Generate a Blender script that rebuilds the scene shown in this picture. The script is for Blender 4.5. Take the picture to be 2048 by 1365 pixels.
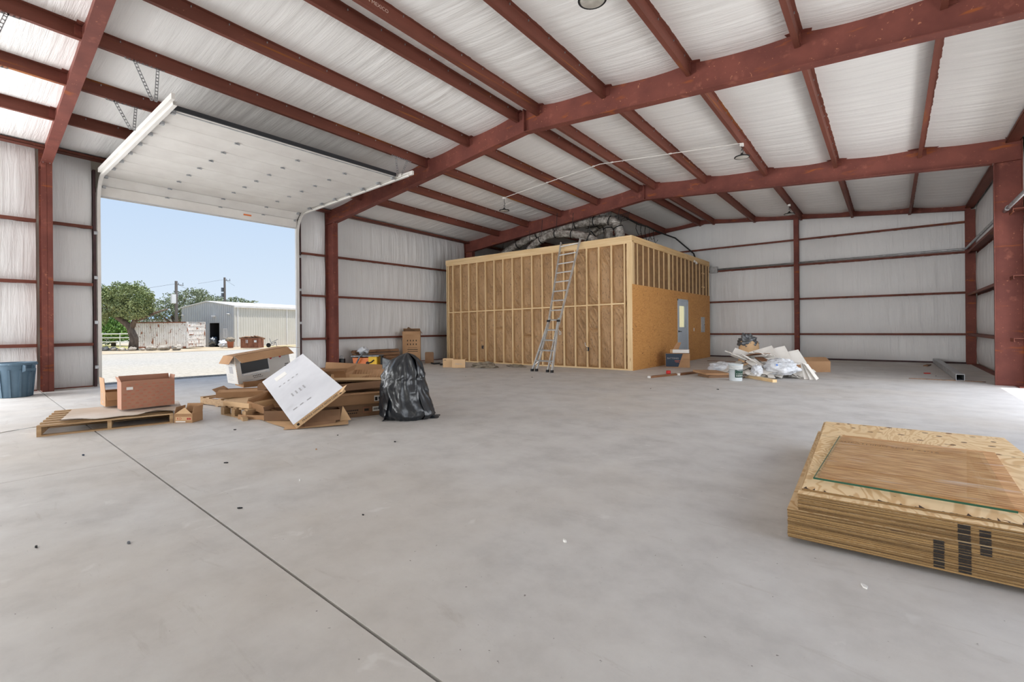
import bpy, math, random
from mathutils import Vector, Matrix, noise
R = math.radians
rnd = random.Random(7)
scn = bpy.context.scene
col = scn.collection
for o in list(bpy.data.objects): bpy.data.objects.remove(o)

# ------------------------------------------------------------------ camera, sky, sun, large lights, exposure
EYE = Vector((0, 0, 1.2265))
cd = bpy.data.cameras.new('camera'); cam = bpy.data.objects.new('camera', cd); col.objects.link(cam)
cd.sensor_width = 36; cd.lens = 36 * 944.13 / 2048; cd.shift_y = -(682.5 - 656.48) / 2048
cd.clip_start = .05; cd.clip_end = 500
cam.matrix_world = Matrix.Translation(EYE) @ Matrix.Rotation(.6747, 4, 'Z') @ Matrix.Rotation(R(90), 4, 'X') @ Matrix.Rotation(-.0088, 4, 'Z')
scn.camera = cam
vs = scn.view_settings
vs.view_transform = 'Standard'; vs.look = 'None'; vs.gamma = 1; vs.use_curve_mapping = False; vs.exposure = 0.0

def S(r, g, b, a=1):
    f = lambda c: (c / 255 / 12.92) if c / 255 <= .04045 else ((c / 255 + .055) / 1.055) ** 2.4
    return (f(r), f(g), f(b), a)

W = bpy.data.worlds.new('sky'); scn.world = W; W.use_nodes = True
wt = W.node_tree; wt.nodes.clear()
wo = wt.nodes.new('ShaderNodeOutputWorld'); wb = wt.nodes.new('ShaderNodeBackground')
wc = wt.nodes.new('ShaderNodeTexCoord'); wx = wt.nodes.new('ShaderNodeSeparateXYZ'); wr = wt.nodes.new('ShaderNodeValToRGB')
wt.links.new(wc.outputs['Generated'], wx.inputs[0]); wt.links.new(wx.outputs['Z'], wr.inputs[0])
wt.links.new(wr.outputs[0], wb.inputs[0]); wt.links.new(wb.outputs[0], wo.inputs[0])
e = wr.color_ramp.elements
e[0].position = 0; e[0].color = S(226, 239, 252)
e[1].position = 1; e[1].color = S(128, 172, 232)
m_ = e.new(.12); m_.color = S(212, 230, 250)
m_ = e.new(.30); m_.color = S(190, 216, 248)
wb.inputs[1].default_value = 1.0

def light(kind, name, loc, energy, color=(1, 1, 1), **kw):
    l = bpy.data.lights.new(name, kind); l.energy = energy; l.color = color
    o = bpy.data.objects.new(name, l); o.location = loc; col.objects.link(o)
    for k, v in kw.items(): setattr(l, k, v)
    return o
def aim(o, d): o.rotation_euler = Vector(d).to_track_quat('-Z', 'Y').to_euler()
sun = light('SUN', 'sun', (-30, 20, 60), 6.2, (1, .965, .91), angle=R(.6)); aim(sun, (-.15, -.05, -.985))
YFRONT = -20.0
# left doorway daylight; front and right lamps are added fill at assumed, unseen doorways
la = light('AREA', 'front_fill_light', (-5.9, YFRONT + .1, 2.3), 1900, (.985, .99, 1), shape='RECTANGLE', size=10.5, size_y=4.4); aim(la, (0, 1, .03))
lb = light('AREA', 'second_side_doorway_daylight', (-13.9, -2.3, 2.2), 720, (.97, .985, 1), shape='RECTANGLE', size=4.3, size_y=4.2); aim(lb, (1, .2, .05))
lc = light('AREA', 'right_fill_light', (3.6, 4.7, 1.75), 165, (.985, .99, 1), shape='RECTANGLE', size=5.4, size_y=3.3); aim(lc, (-1, .05, .06))
le = light('AREA', 'right_far_fill_light', (3.6, 10.5, 1.75), 350, (.985, .99, 1), shape='RECTANGLE', size=5.4, size_y=3.3); aim(le, (-1, .0, .06))

# ------------------------------------------------------------------ materials
MATS = {}
def nt(name):
    m = bpy.data.materials.new(name); m.use_nodes = True
    t = m.node_tree; b = t.nodes['Principled BSDF']; MATS[name] = m
    return m, t, b
def vec(t, scale, rand=True, rot=(0, 0, 0)):
    c = t.nodes.new('ShaderNodeTexCoord'); mp = t.nodes.new('ShaderNodeMapping')
    mp.inputs['Scale'].default_value = scale; mp.inputs['Rotation'].default_value = rot
    if rand:
        oi = t.nodes.new('ShaderNodeObjectInfo'); mu = t.nodes.new('ShaderNodeMath'); mu.operation = 'MULTIPLY'; mu.inputs[1].default_value = 37
        ad = t.nodes.new('ShaderNodeVectorMath'); ad.operation = 'ADD'
        t.links.new(oi.outputs['Random'], mu.inputs[0]); t.links.new(c.outputs['Object'], ad.inputs[0]); t.links.new(mu.outputs[0], ad.inputs[1])
        t.links.new(ad.outputs[0], mp.inputs['Vector'])
    else: t.links.new(c.outputs['Object'], mp.inputs['Vector'])
    return mp.outputs[0]
def noi(t, v, detail=4, rough=.55, dist=0):
    n = t.nodes.new('ShaderNodeTexNoise'); n.inputs['Scale'].default_value = 1; n.inputs['Detail'].default_value = detail
    n.inputs['Roughness'].default_value = rough; n.inputs['Distortion'].default_value = dist
    t.links.new(v, n.inputs['Vector']); return n.outputs['Fac']
def ramp(t, f, stops):
    r = t.nodes.new('ShaderNodeValToRGB'); el = r.color_ramp.elements
    el[0].position, el[0].color = stops[0]; el[1].position, el[1].color = stops[-1]
    for p, c in stops[1:-1]: q = el.new(p); q.color = c
    t.links.new(f, r.inputs[0]); return r.outputs[0]
G = lambda v: (v, v, v, 1)
def mixc(t, f, a, b):
    m = t.nodes.new('ShaderNodeMix'); m.data_type = 'RGBA'
    for s, v in ((m.inputs[0], f), (m.inputs[6], a), (m.inputs[7], b)):
        if hasattr(v, 'is_linked'): t.links.new(v, s)
        else: s.default_value = v
    return m.outputs[2]
def bump(t, b, h, strength=.3, dist=.01):
    n = t.nodes.new('ShaderNodeBump'); n.inputs['Strength'].default_value = strength; n.inputs['Distance'].default_value = dist
    t.links.new(h, n.inputs['Height'])
    if b.inputs['Normal'].is_linked: t.links.new(b.inputs['Normal'].links[0].from_socket, n.inputs['Normal'])
    t.links.new(n.outputs[0], b.inputs['Normal'])
def M(name, c, c2=None, sc=(3, 3, 3), rough=.7, metal=0, lo=.35, hi=.65, spots=(), bmp=None, spec=.4, detail=4, rand=True):
    """base colour c to c2 over a noise; spots = (scale, lo, hi, colour); bmp = (scale, strength, distance)"""
    m, t, b = nt(name)
    b.inputs['Roughness'].default_value = rough; b.inputs['Metallic'].default_value = metal; b.inputs['Specular IOR Level'].default_value = spec
    if c2 is None: b.inputs['Base Color'].default_value = c
    else:
        out = ramp(t, noi(t, vec(t, sc, rand), detail), [(lo, c), (hi, c2)])
        for s, l, h_, cc in spots:
            out = mixc(t, ramp(t, noi(t, vec(t, s, rand), 3), [(l, G(0)), (h_, G(1))]), out, cc)
        t.links.new(out, b.inputs['Base Color'])
    if bmp: bump(t, b, noi(t, vec(t, bmp[0], rand), 4), bmp[1], bmp[2])
    return m

steel = M('red_oxide_steel', S(128, 74, 64), S(108, 61, 54), (2, 2, 2), .62, spec=.22, spots=[((5, 5, 5), .62, .75, S(146, 90, 76)), ((22, 22, 22), .67, .74, S(178, 120, 92)), ((1.6, 1.6, 8), .62, .7, S(150, 84, 48))], bmp=((40, 40, 40), .08, .004))
purl = M('red_oxide_purlin_steel', S(124, 74, 62), S(104, 61, 50), (4, .5, 4), .6, spec=.22, spots=[((3, .35, 14), .62, .72, S(150, 92, 46)), ((30, 30, 30), .70, .76, S(160, 108, 86))])
vinyl, t, b = nt('white_vinyl_facing')
b.inputs['Roughness'].default_value = .38; b.inputs['Specular IOR Level'].default_value = .45
t.links.new(ramp(t, noi(t, vec(t, (.7, .7, .7)), 3), [(.3, S(236, 235, 233)), (.7, S(244, 243, 241))]), b.inputs['Base Color'])
bump(t, b, noi(t, vec(t, (.9, 17, 2.0)), 5, .6, .4), .42, .035)
wallv, t, b = nt('white_vinyl_wall_facing')
b.inputs['Roughness'].default_value = .42; b.inputs['Specular IOR Level'].default_value = .4
t.links.new(ramp(t, noi(t, vec(t, (.7, .7, .7)), 3), [(.3, S(224, 224, 224)), (.7, S(233, 233, 233))]), b.inputs['Base Color'])
bump(t, b, noi(t, vec(t, (10, 10, .55)), 5, .6, .4), .62, .035)
sheet = M('roof_sheet_metal', S(190, 190, 188), rough=.5)

conc, t, b = nt('concrete_floor')
b.inputs['Specular IOR Level'].default_value = .35
v1 = noi(t, vec(t, (.35, .35, 1), False), 5); v2 = noi(t, vec(t, (2.2, 2.2, 2), False), 8, .65); v3 = noi(t, vec(t, (26, 26, 20), False), 6, .7)
c = ramp(t, v2, [(.28, S(188, 185, 182)), (.5, S(205, 202, 199)), (.74, S(216, 214, 211))])
c = mixc(t, ramp(t, v1, [(.46, G(0)), (.72, G(.45))]), c, S(200, 188, 172))
c = mixc(t, ramp(t, v3, [(.62, G(0)), (.80, G(.5))]), c, S(160, 152, 146))
c = mixc(t, ramp(t, noi(t, vec(t, (1.1, 7, 2), False, (0, 0, .5)), 7, .7, .8), [(.60, G(0)), (.74, G(.5))]), c, S(172, 164, 155))
c = mixc(t, ramp(t, noi(t, vec(t, (34, 34, 9), False), 2), [(.745, G(0)), (.77, G(.8))]), c, S(98, 90, 84))
c = mixc(t, ramp(t, noi(t, vec(t, (3.1, 3.1, 2), False), 4, .6, .5), [(.655, G(0)), (.72, G(.35))]), c, S(232, 230, 227))
t.links.new(c, b.inputs['Base Color'])
t.links.new(ramp(t, v2, [(.3, G(.66)), (.7, G(.5))]), b.inputs['Roughness'])
bump(t, b, v2, .12, .01); bump(t, b, v3, .1, .003)
joint = M('joint_filler', S(40, 36, 34), rough=.9)
gravel, t, b = nt('pale_crushed_gravel')
b.inputs['Roughness'].default_value = .95
c = ramp(t, noi(t, vec(t, (9, 9, 9), False), 6, .75), [(.34, S(132, 127, 119)), (.5, S(172, 167, 158)), (.66, S(190, 185, 177))])
c = mixc(t, ramp(t, noi(t, vec(t, (.05, .05, .1), False), 4), [(.5, G(0)), (.7, G(.35))]), c, S(190, 176, 150))
t.links.new(c, b.inputs['Base Color']); bump(t, b, noi(t, vec(t, (14, 14, 14), False), 4, .7), .8, .05)
grass = M('dry_grass', S(150, 150, 92), S(180, 168, 118), (3, 3, 3), .95, bmp=((12, 12, 12), .8, .05))

def wood(name, a, b_, knot, along, rough=.75, k=(.70, .76)):
    sc = {'x': (1.2, 22, 22), 'y': (22, 1.2, 22), 'z': (22, 22, 1.2)}[along]; ks = {'x': (3, 9, 9), 'y': (9, 3, 9), 'z': (9, 9, 3)}[along]
    return M(name, a, b_, sc, rough, lo=.3, hi=.7, spots=[(ks, k[0], k[1], knot)], bmp=(sc, .15, .003))
pinez = wood('pine_stud', S(236, 208, 164), S(216, 182, 134), S(150, 98, 58), 'z')
pinex = wood('pine_plate', S(236, 208, 164), S(216, 182, 134), S(150, 98, 58), 'x')
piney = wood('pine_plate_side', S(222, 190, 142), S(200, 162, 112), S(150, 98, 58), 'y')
palw = wood('pallet_wood', S(190, 160, 122), S(158, 124, 88), S(110, 78, 52), 'y')
roughw = wood('rough_timber', S(158, 122, 92), S(118, 84, 60), S(80, 52, 36), 'y', k=(.55, .68))
brownw = wood('brown_board', S(140, 98, 66), S(112, 74, 48), S(80, 50, 32), 'x')

def ply(name, a, b_, dark, sc, rot=(0, 0, 0), dens=.5, rings=42):
    m, t, b = nt(name)
    b.inputs['Roughness'].default_value = .7
    v = vec(t, sc, True, rot)
    n = noi(t, v, 3, .5, 1.2)
    w = t.nodes.new('ShaderNodeMath'); w.operation = 'MULTIPLY'; w.inputs[1].default_value = rings; t.links.new(n, w.inputs[0])
    s = t.nodes.new('ShaderNodeMath'); s.operation = 'SINE'; t.links.new(w.outputs[0], s.inputs[0])
    s2 = t.nodes.new('ShaderNodeMath'); s2.operation = 'MULTIPLY_ADD'; s2.inputs[1].default_value = .5; s2.inputs[2].default_value = .5; t.links.new(s.outputs[0], s2.inputs[0])
    c = ramp(t, s2.outputs[0], [(.15, b_), (.6, a)])
    c = mixc(t, ramp(t, noi(t, vec(t, (1.3, 1.3, 1.3)), 3), [(.4, G(0)), (.65, G(dens))]), c, a)
    c = mixc(t, ramp(t, noi(t, vec(t, (13, 13, 13)), 2), [(.70, G(0)), (.735, G(1))]), c, dark)
    t.links.new(c, b.inputs['Base Color'])
    return m
plyw = ply('sheathing_plywood', S(204, 148, 84), S(184, 128, 68), S(96, 58, 32), (2.2, 2.2, 9), dens=.5)
plys = ply('stack_plywood_face', S(236, 206, 160), S(214, 174, 122), S(140, 98, 62), (2.2, .8, 1), dens=.45, rings=120)
plyosb = M('strand_board_face', S(224, 178, 126), S(176, 122, 72), (6, 46, 10), .75, lo=.38, hi=.62, detail=8, spots=[((5, 26, 5), .6, .75, S(224, 186, 148)), ((7, 30, 5), .66, .72, S(160, 110, 66)), ((2, 9, 5), .60, .72, S(216, 188, 168))])
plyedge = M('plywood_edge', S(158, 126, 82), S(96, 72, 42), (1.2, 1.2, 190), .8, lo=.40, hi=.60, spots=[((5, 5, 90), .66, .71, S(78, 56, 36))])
kraft, t, b = nt('kraft_faced_insulation')
b.inputs['Roughness'].default_value = .6
n1 = noi(t, vec(t, (2.5, 2.5, 1.2)), 4)
c = ramp(t, n1, [(.3, S(160, 123, 84)), (.7, S(186, 148, 106))])
c = mixc(t, ramp(t, noi(t, vec(t, (26, 26, 11)), 2), [(.60, G(0)), (.66, G(.7))]), c, S(112, 88, 64))
t.links.new(c, b.inputs['Base Color'])
bump(t, b, noi(t, vec(t, (7, 7, 2.4), True, (0, R(28), 0)), 4, .55, 1.0), .8, .05)
kraftd = M('kraft_insulation_shaded_side', S(138, 104, 68), S(116, 86, 55), (3, 3, 6), .7, bmp=((9, 9, 3), .5, .03))  # darker copy of the kraft colour, this side's shade painted in

def card(name, a, b_): return M(name, a, b_, (1.5, 1.5, 1.5), .85, bmp=((30, 30, 30), .06, .002), spots=[((6, 6, 6), .66, .8, tuple(x * .8 for x in a[:3]) + (1,))])
cardb = card('cardboard', S(182, 144, 108), S(162, 124, 90))
cardd = card('dark_cardboard', S(138, 106, 80), S(120, 91, 68))
cardl = card('light_cardboard', S(214, 180, 140), S(198, 162, 122))
cardr = card('red_brown_cardboard', S(182, 136, 112), S(170, 124, 102))
cardw = card('white_printed_cardboard', S(216, 217, 222), S(200, 201, 207))
cardg = card('grey_white_cardboard', S(206, 204, 200), S(190, 188, 186))
whitep = M('white_painted_steel', S(228, 225, 220), S(218, 214, 209), (2, 2, 2), .5)
galv = M('galvanised_steel', S(190, 192, 194), S(160, 163, 166), (8, 8, 8), .42, .6)
alu = M('ladder_aluminium', S(205, 205, 203), S(182, 182, 180), (9, 9, 9), .4, .55)
black = M('black_rubber', S(30, 30, 31), rough=.6)
jambm = M('jamb_steel_in_shade', S(78, 52, 52), S(62, 42, 44), (3, 3, 3), .6)  # red jamb steel darkened in its colour for the shadow on it
darkst = M('dark_strut_steel', S(42, 44, 48), rough=.5)
greyd = M('grey_painted_door', S(186, 196, 206), S(178, 188, 198), (3, 3, 3), .5)
cream = M('cream_room_wall', S(232, 230, 214), rough=.8)
foil = M('foil_duct', S(232, 228, 222), S(158, 150, 142), (9, 9, 9), .3, .75, lo=.35, hi=.6, bmp=((14, 14, 30), 1.0, .06))
bluecan = M('blue_grey_plastic', S(92, 116, 134), S(80, 104, 122), (3, 3, 3), .5, spots=[((20, 20, 5), .68, .74, S(120, 140, 154))])
bagm, t, b = nt('black_bag_plastic')
b.inputs['Base Color'].default_value = S(30, 34, 39); b.inputs['Roughness'].default_value = .33; b.inputs['Specular IOR Level'].default_value = .7; b.inputs['Coat Weight'].default_value = .12; b.inputs['Coat Roughness'].default_value = .12
bump(t, b, noi(t, vec(t, (3.6, 3.6, 1.8)), 4, .5, 1.4), .45, .06)
wrap = M('milky_plastic_film', S(226, 228, 232), S(204, 208, 214), (5, 5, 5), .35, bmp=((9, 9, 9), 1.0, .05))
gyps = M('white_gypsum_board', S(226, 222, 216), S(212, 207, 200), (3, 3, 3), .85)
orange = M('orange_plastic', S(226, 122, 62), rough=.45)
yellow = M('yellow_plastic', S(236, 188, 44), rough=.45)
toolgrey = M('grey_tool_metal', S(128, 132, 136), S(96, 100, 104), (8, 8, 8), .4, .4)
green = M('dark_green_print', S(36, 66, 54), rough=.6)
navy = M('dark_blue_print', S(48, 62, 80), rough=.6)
ink = M('black_ink', S(44, 38, 34), rough=.8)
inkr = M('red_ink', S(190, 108, 86), rough=.8)
inkred = M('bright_red_ink', S(176, 46, 52), rough=.7)
inkg = M('grey_ink', S(164, 163, 166), rough=.8)
inkw = M('white_stencil_ink', S(214, 190, 178), rough=.8)
labelw = M('white_paper_label', S(232, 230, 226), rough=.8)
redp = M('red_plastic', S(196, 36, 32), rough=.5)
glassy, t, b = nt('clear_glass')
tr = t.nodes.new('ShaderNodeBsdfTransparent'); tr.inputs[0].default_value = (.985, .995, .988, 1)
gl = t.nodes.new('ShaderNodeBsdfGlossy'); gl.inputs['Roughness'].default_value = .03
lw = t.nodes.new('ShaderNodeLayerWeight'); pw = t.nodes.new('ShaderNodeMath'); pw.operation = 'POWER'; pw.inputs[1].default_value = 4; fr = t.nodes.new('ShaderNodeMath'); fr.operation = 'MULTIPLY_ADD'; fr.inputs[1].default_value = .14; fr.inputs[2].default_value = .012
t.links.new(lw.outputs['Facing'], pw.inputs[0]); t.links.new(pw.outputs[0], fr.inputs[0])
mx = t.nodes.new('ShaderNodeMixShader'); t.links.new(fr.outputs[0], mx.inputs[0]); t.links.new(tr.outputs[0], mx.inputs[1]); t.links.new(gl.outputs[0], mx.inputs[2])
t.links.new(mx.outputs[0], [n for n in t.nodes if n.type == 'OUTPUT_MATERIAL'][0].inputs[0])
gledge = M('green_glass_edge', S(34, 84, 64), rough=.3)
lampm = M('lamp_lens', S(196, 192, 184), S(170, 166, 158), (12, 12, 12), .3)
bark = M('bark', S(128, 112, 98), S(94, 80, 68), (5, 5, 2), .9, bmp=((10, 10, 3), .7, .05))
def leafm(n, a, b_): return M(n, a, b_, (.9, .9, .9), .8, spots=[((4, 4, 4), .55, .75, tuple(min(1, x * 1.5) for x in a[:3]) + (1,))])
leaf1 = leafm('oak_leaves', S(116, 130, 84), S(150, 158, 110))
leaf2 = leafm('grey_green_leaves', S(116, 126, 98), S(142, 150, 122))
leaf3 = leafm('bright_green_leaves', S(96, 130, 66), S(132, 164, 94))
bldgl = M('cream_metal_siding', S(212, 207, 196), S(205, 200, 188), (1, 1, 1), .55)
bldgg = M('grey_metal_siding', S(190, 190, 188), S(182, 182, 180), (1, 1, 1), .55)
contw = M('weathered_white_paint', S(246, 242, 236), S(232, 224, 214), (1.5, 1.5, 1.5), .7, spots=[((3.2, 3.2, 1.4), .60, .66, S(160, 104, 76)), ((9, 9, 5), .63, .68, S(126, 82, 60))])
rust = M('rusty_brown_steel', S(150, 96, 70), S(120, 74, 54), (2, 2, 2), .8, spots=[((4, 4, 4), .64, .7, S(190, 150, 120))])
rockm = M('pale_rock', S(186, 178, 166), S(140, 130, 118), (3, 3, 3), .95, bmp=((5, 5, 5), .8, .08))
dark = M('dark_interior', S(44, 42, 42), rough=.9)
polew = M('weathered_pole', S(116, 108, 102), rough=.9)
terra = M('terracotta_plastic', S(166, 104, 80), rough=.8)
fluff = M('grey_insulation_fluff', S(164, 152, 134), S(136, 124, 108), (9, 9, 9), 1, bmp=((18, 18, 18), 1, .05))

# ------------------------------------------------------------------ mesh helpers
class MB:
    def __init__(s): s.v = []; s.f = []; s.m = []; s.cur = 0
    def add(s, vs_, fs):
        o = len(s.v); s.v += [tuple(p) for p in vs_]; s.f += [tuple(o + i for i in f) for f in fs]; s.m += [s.cur] * len(fs); return s
    BF = [(0, 3, 2, 1), (4, 5, 6, 7), (0, 1, 5, 4), (1, 2, 6, 5), (2, 3, 7, 6), (3, 0, 4, 7)]
    def box(s, a, b):
        x0, y0, z0 = a; x1, y1, z1 = b
        return s.add([(x0, y0, z0), (x1, y0, z0), (x1, y1, z0), (x0, y1, z0), (x0, y0, z1), (x1, y0, z1), (x1, y1, z1), (x0, y1, z1)], MB.BF)
    def obox(s, c, size, mat=None):
        mat = mat or Matrix.Identity(3); h = [d / 2 for d in size]; c = Vector(c)
        ps = [(-1, -1, -1), (1, -1, -1), (1, 1, -1), (-1, 1, -1), (-1, -1, 1), (1, -1, 1), (1, 1, 1), (-1, 1, 1)]
        return s.add([c + mat @ Vector((p[0] * h[0], p[1] * h[1], p[2] * h[2])) for p in ps], MB.BF)
    def beam(s, p, q, w, h, up=(0, 0, 1)):
        p, q = Vector(p), Vector(q); d = (q - p); L = d.length; d.normalize(); up = Vector(up)
        sd = d.cross(up)
        if sd.length < 1e-4: sd = d.cross(Vector((1, 0, 0)))
        sd.normalize(); u = sd.cross(d)
        return s.obox((p + q) / 2, (L, w, h), Matrix((d, sd, u)).transposed())
    def prism(s, pts, d):
        """planar polygon pts extruded by vector d"""
        n = len(pts); d = Vector(d); a = [Vector(p) for p in pts]
        return s.add(a + [p + d for p in a], [tuple(range(n))[::-1], tuple(range(n, 2 * n))] + [(i, (i + 1) % n, n + (i + 1) % n, n + i) for i in range(n)])
    def tube(s, pts, r, n=8, caps=True):
        pts = [Vector(p) for p in pts]; rs = r if isinstance(r, (list, tuple)) else [r] * len(pts); rings = []; prev = None
        for i, p in enumerate(pts):
            d = (pts[min(i + 1, len(pts) - 1)] - pts[max(i - 1, 0)]).normalized()
            a = prev - d * prev.dot(d) if prev else d.orthogonal()
            a.normalize(); prev = a; b2 = d.cross(a)
            rings.append([p + (a * math.cos(2 * math.pi * k / n) + b2 * math.sin(2 * math.pi * k / n)) * rs[i] for k in range(n)])
        fs = [(i * n + k, i * n + (k + 1) % n, (i + 1) * n + (k + 1) % n, (i + 1) * n + k) for i in range(len(pts) - 1) for k in range(n)]
        if caps: fs += [tuple(range(n))[::-1], tuple((len(pts) - 1) * n + k for k in range(n))]
        return s.add([p for g in rings for p in g], fs)
    def lathe(s, prof, n=24, c=(0, 0, 0)):
        vs_ = [(c[0] + r * math.cos(2 * math.pi * k / n), c[1] + r * math.sin(2 * math.pi * k / n), c[2] + z) for r, z in prof for k in range(n)]
        return s.add(vs_, [(i * n + k, i * n + (k + 1) % n, (i + 1) * n + (k + 1) % n, (i + 1) * n + k) for i in range(len(prof) - 1) for k in range(n)])
    def grid(s, fn, nu, nv):
        return s.add([fn(i / nu, j / nv) for i in range(nu + 1) for j in range(nv + 1)],
                     [(i * (nv + 1) + j, (i + 1) * (nv + 1) + j, (i + 1) * (nv + 1) + j + 1, i * (nv + 1) + j + 1) for i in range(nu) for j in range(nv)])
    def mesh(s, name, mat, off=(0, 0, 0), smooth=False):
        me = bpy.data.meshes.new(name); o = Vector(off)
        me.from_pydata([Vector(p) - o for p in s.v], [], s.f)
        for m in (mat if isinstance(mat, (list, tuple)) else [mat]): me.materials.append(m)
        if any(s.m): me.polygons.foreach_set('material_index', s.m)
        if smooth: me.polygons.foreach_set('use_smooth', [True] * len(me.polygons))
        me.update(); return me
    def build(s, name, mat, parent=None, smooth=False, loc=None):
        """vertices are in the parent's space; loc gives the object an origin of its own"""
        me = s.mesh(name, mat, loc or (0, 0, 0), smooth)
        return put(name, me, parent, loc)
def put(name, me, parent=None, loc=None, rot=None):
    o = bpy.data.objects.new(name, me); col.objects.link(o); o.parent = parent
    if loc: o.location = loc
    if rot: o.rotation_euler = rot
    return o
def tag(o, label, cat, group=None, kind=None):
    o['label'] = label; o['category'] = cat
    if group: o['group'] = group
    if kind: o['kind'] = kind
    return o
def thing(name, label, cat, loc=(0, 0, 0), rot=(0, 0, 0), group=None):
    o = put(name, None, None, loc, rot); o.empty_display_size = .1
    return tag(o, label, cat, group)
def struct(name, o=None, loc=(0, 0, 0)):
    o = o or put(name, None, None, loc); o['kind'] = 'structure'; return o
def dup(root, loc, rot=None, label=None):
    def cp(o, par):
        c = o.copy(); col.objects.link(c); c.parent = par
        for ch in [x for x in kids.get(o.name, [])]: cp(ch, c)
        return c
    kids = {}
    for x in bpy.data.objects:
        if x.parent: kids.setdefault(x.parent.name, []).append(x)
    r = cp(root, None); r.location = loc
    if rot is not None: r.rotation_euler = rot
    if label: r['label'] = label
    return r
def text(name, s, size, mtx, mat, parent, spacing=1.0):
    cu = bpy.data.curves.new(name, 'FONT'); cu.body = s; cu.size = size; cu.align_x = 'CENTER'; cu.align_y = 'CENTER'; cu.space_character = spacing; cu.resolution_u = 2
    to = bpy.data.objects.new(name, cu); col.objects.link(to)
    dg = bpy.context.evaluated_depsgraph_get(); me = bpy.data.meshes.new_from_object(to.evaluated_get(dg))
    bpy.data.objects.remove(to); me.materials.clear(); me.materials.append(mat)
    o = put(name, me, parent); o.matrix_local = mtx; return o
def face(org, xdir, ydir):
    x = Vector(xdir).normalized(); z = x.cross(Vector(ydir)).normalized(); y = z.cross(x)
    m = Matrix((x, y, z)).transposed().to_4x4(); m.translation = Vector(org); return m
fbm = lambda p, o=4: noise.fractal(p, 1.0, 2.0, o)

# ------------------------------------------------------------------ building dimensions
XL, XR, YF, YS, YB = -13.99, 2.08, -20.0, -4.6, 20.10          # faces of the wall insulation
XM = -5.85                                          # ridge line
FRAMES = [(1.37, .0325), (7.83, .033), (13.90, .057)]   # place of each portal on the ridge line, and how far it stands out of square
ROOF_FALL = [(-40, .40), (-4.6, .40), (1.30, .27), (7.83, .12), (13.90, -.02), (20.1, -.06), (40, -.06)]
def dzf(y):
    for (a, p), (b, q) in zip(ROOF_FALL[:-1], ROOF_FALL[1:]):
        if y <= b: return p + (q - p) * (y - a) / (b - a)
    return ROOF_FALL[-1][1]
BAYS = [lambda x: YS] + [(lambda x, f=f: f[0] - f[1] * (x - XM)) for f in FRAMES] + [lambda x: YB]
pb = lambda x, y=None: 5.43 - .091 * abs(x - XM) + (dzf(y) if y is not None else 0)      # underside of the purlins
rb = lambda x: 5.15 - .091 * abs(x - XM)            # underside of the rafters
PUR = [-12.0, -10.5, -9.0, -7.5, -6.03, -5.50, -4.0, -2.46, -.95, .56]

# floor: slabs parted by joints
jy = lambda x: 1.115 - .0325 * (x + 1.18)
fl = struct('floor', MB().box((-14.07, YF - .1, -.3), (XR + .1, YB + .1, -.02)).build('floor', joint))
def slab(x0, x1, ya, yb):
    MB().prism([(x0, ya(x0), -.02), (x1, ya(x1), -.02), (x1, yb(x1), -.02), (x0, yb(x0), -.02)], (0, 0, .02)).build('slab', conc, fl)
k = lambda v: (lambda x: v)
off = lambda d: (lambda x: jy(x) + d)
for x0, x1, g in ((-14.07, -5.6535, 0), (-5.6465, XR + .1, 0)):
    slab(x0, x1, k(YF - .1), off(-.008)); slab(x0, x1, off(.008), k(7.598)); slab(x0, x1, k(7.602), k(13.578)); slab(x0, x1, k(13.582), k(YB + .1))
# ground outside
gz = lambda x: -.02 - .53 * min(1, max(0, (-14.1 - x) / 32))
def gfn(u, v):
    x = 20 - 200 * u; y = -80 + 240 * v
    return (x, y, gz(x) if x < -14.1 else -.12)
gr = struct('ground', MB().grid(gfn, 100, 24).build('ground', gravel))
vg = MB()
vg.grid(lambda u, v: (-61 - 22 * u, -6 + 21.5 * v, gz(-60) + .03), 2, 4)
vg.build('grass_verge', grass, gr)
gv2 = M('coarse_shaded_gravel', S(150, 145, 138), S(96, 92, 86), (26, 26, 26), .95, lo=.4, hi=.6, bmp=((24, 24, 24), 1, .04))  # coarse gravel with the building's shadow strip put into its colour
MB().grid(lambda u, v: (-14.07 - (.95 + .12 * math.sin(v * 70)) * u, -12 + 34 * v, gz(-14.1 - .9 * u) + .012), 6, 120).build('shaded_gravel_strip', gv2, gr)
dirt = M('tan_dirt', S(186, 172, 150), S(166, 150, 126), (.6, .6, 2), .95, bmp=((9, 9, 9), .6, .05))
MB().grid(lambda u, v: (-47.5 - 1.2 * math.sin(v * 11) - 40 * u, -12 + 70 * v, gz(-50) + .015), 6, 40).build('dirt_patch', dirt, gr)
vg = MB(); vg.grid(lambda u, v: (-50.6 - 1.4 * u + 0 * v, 21.8 + 12 * v, gz(-50) + .03), 2, 4); vg.build('grass_verge', grass, gr)

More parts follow.
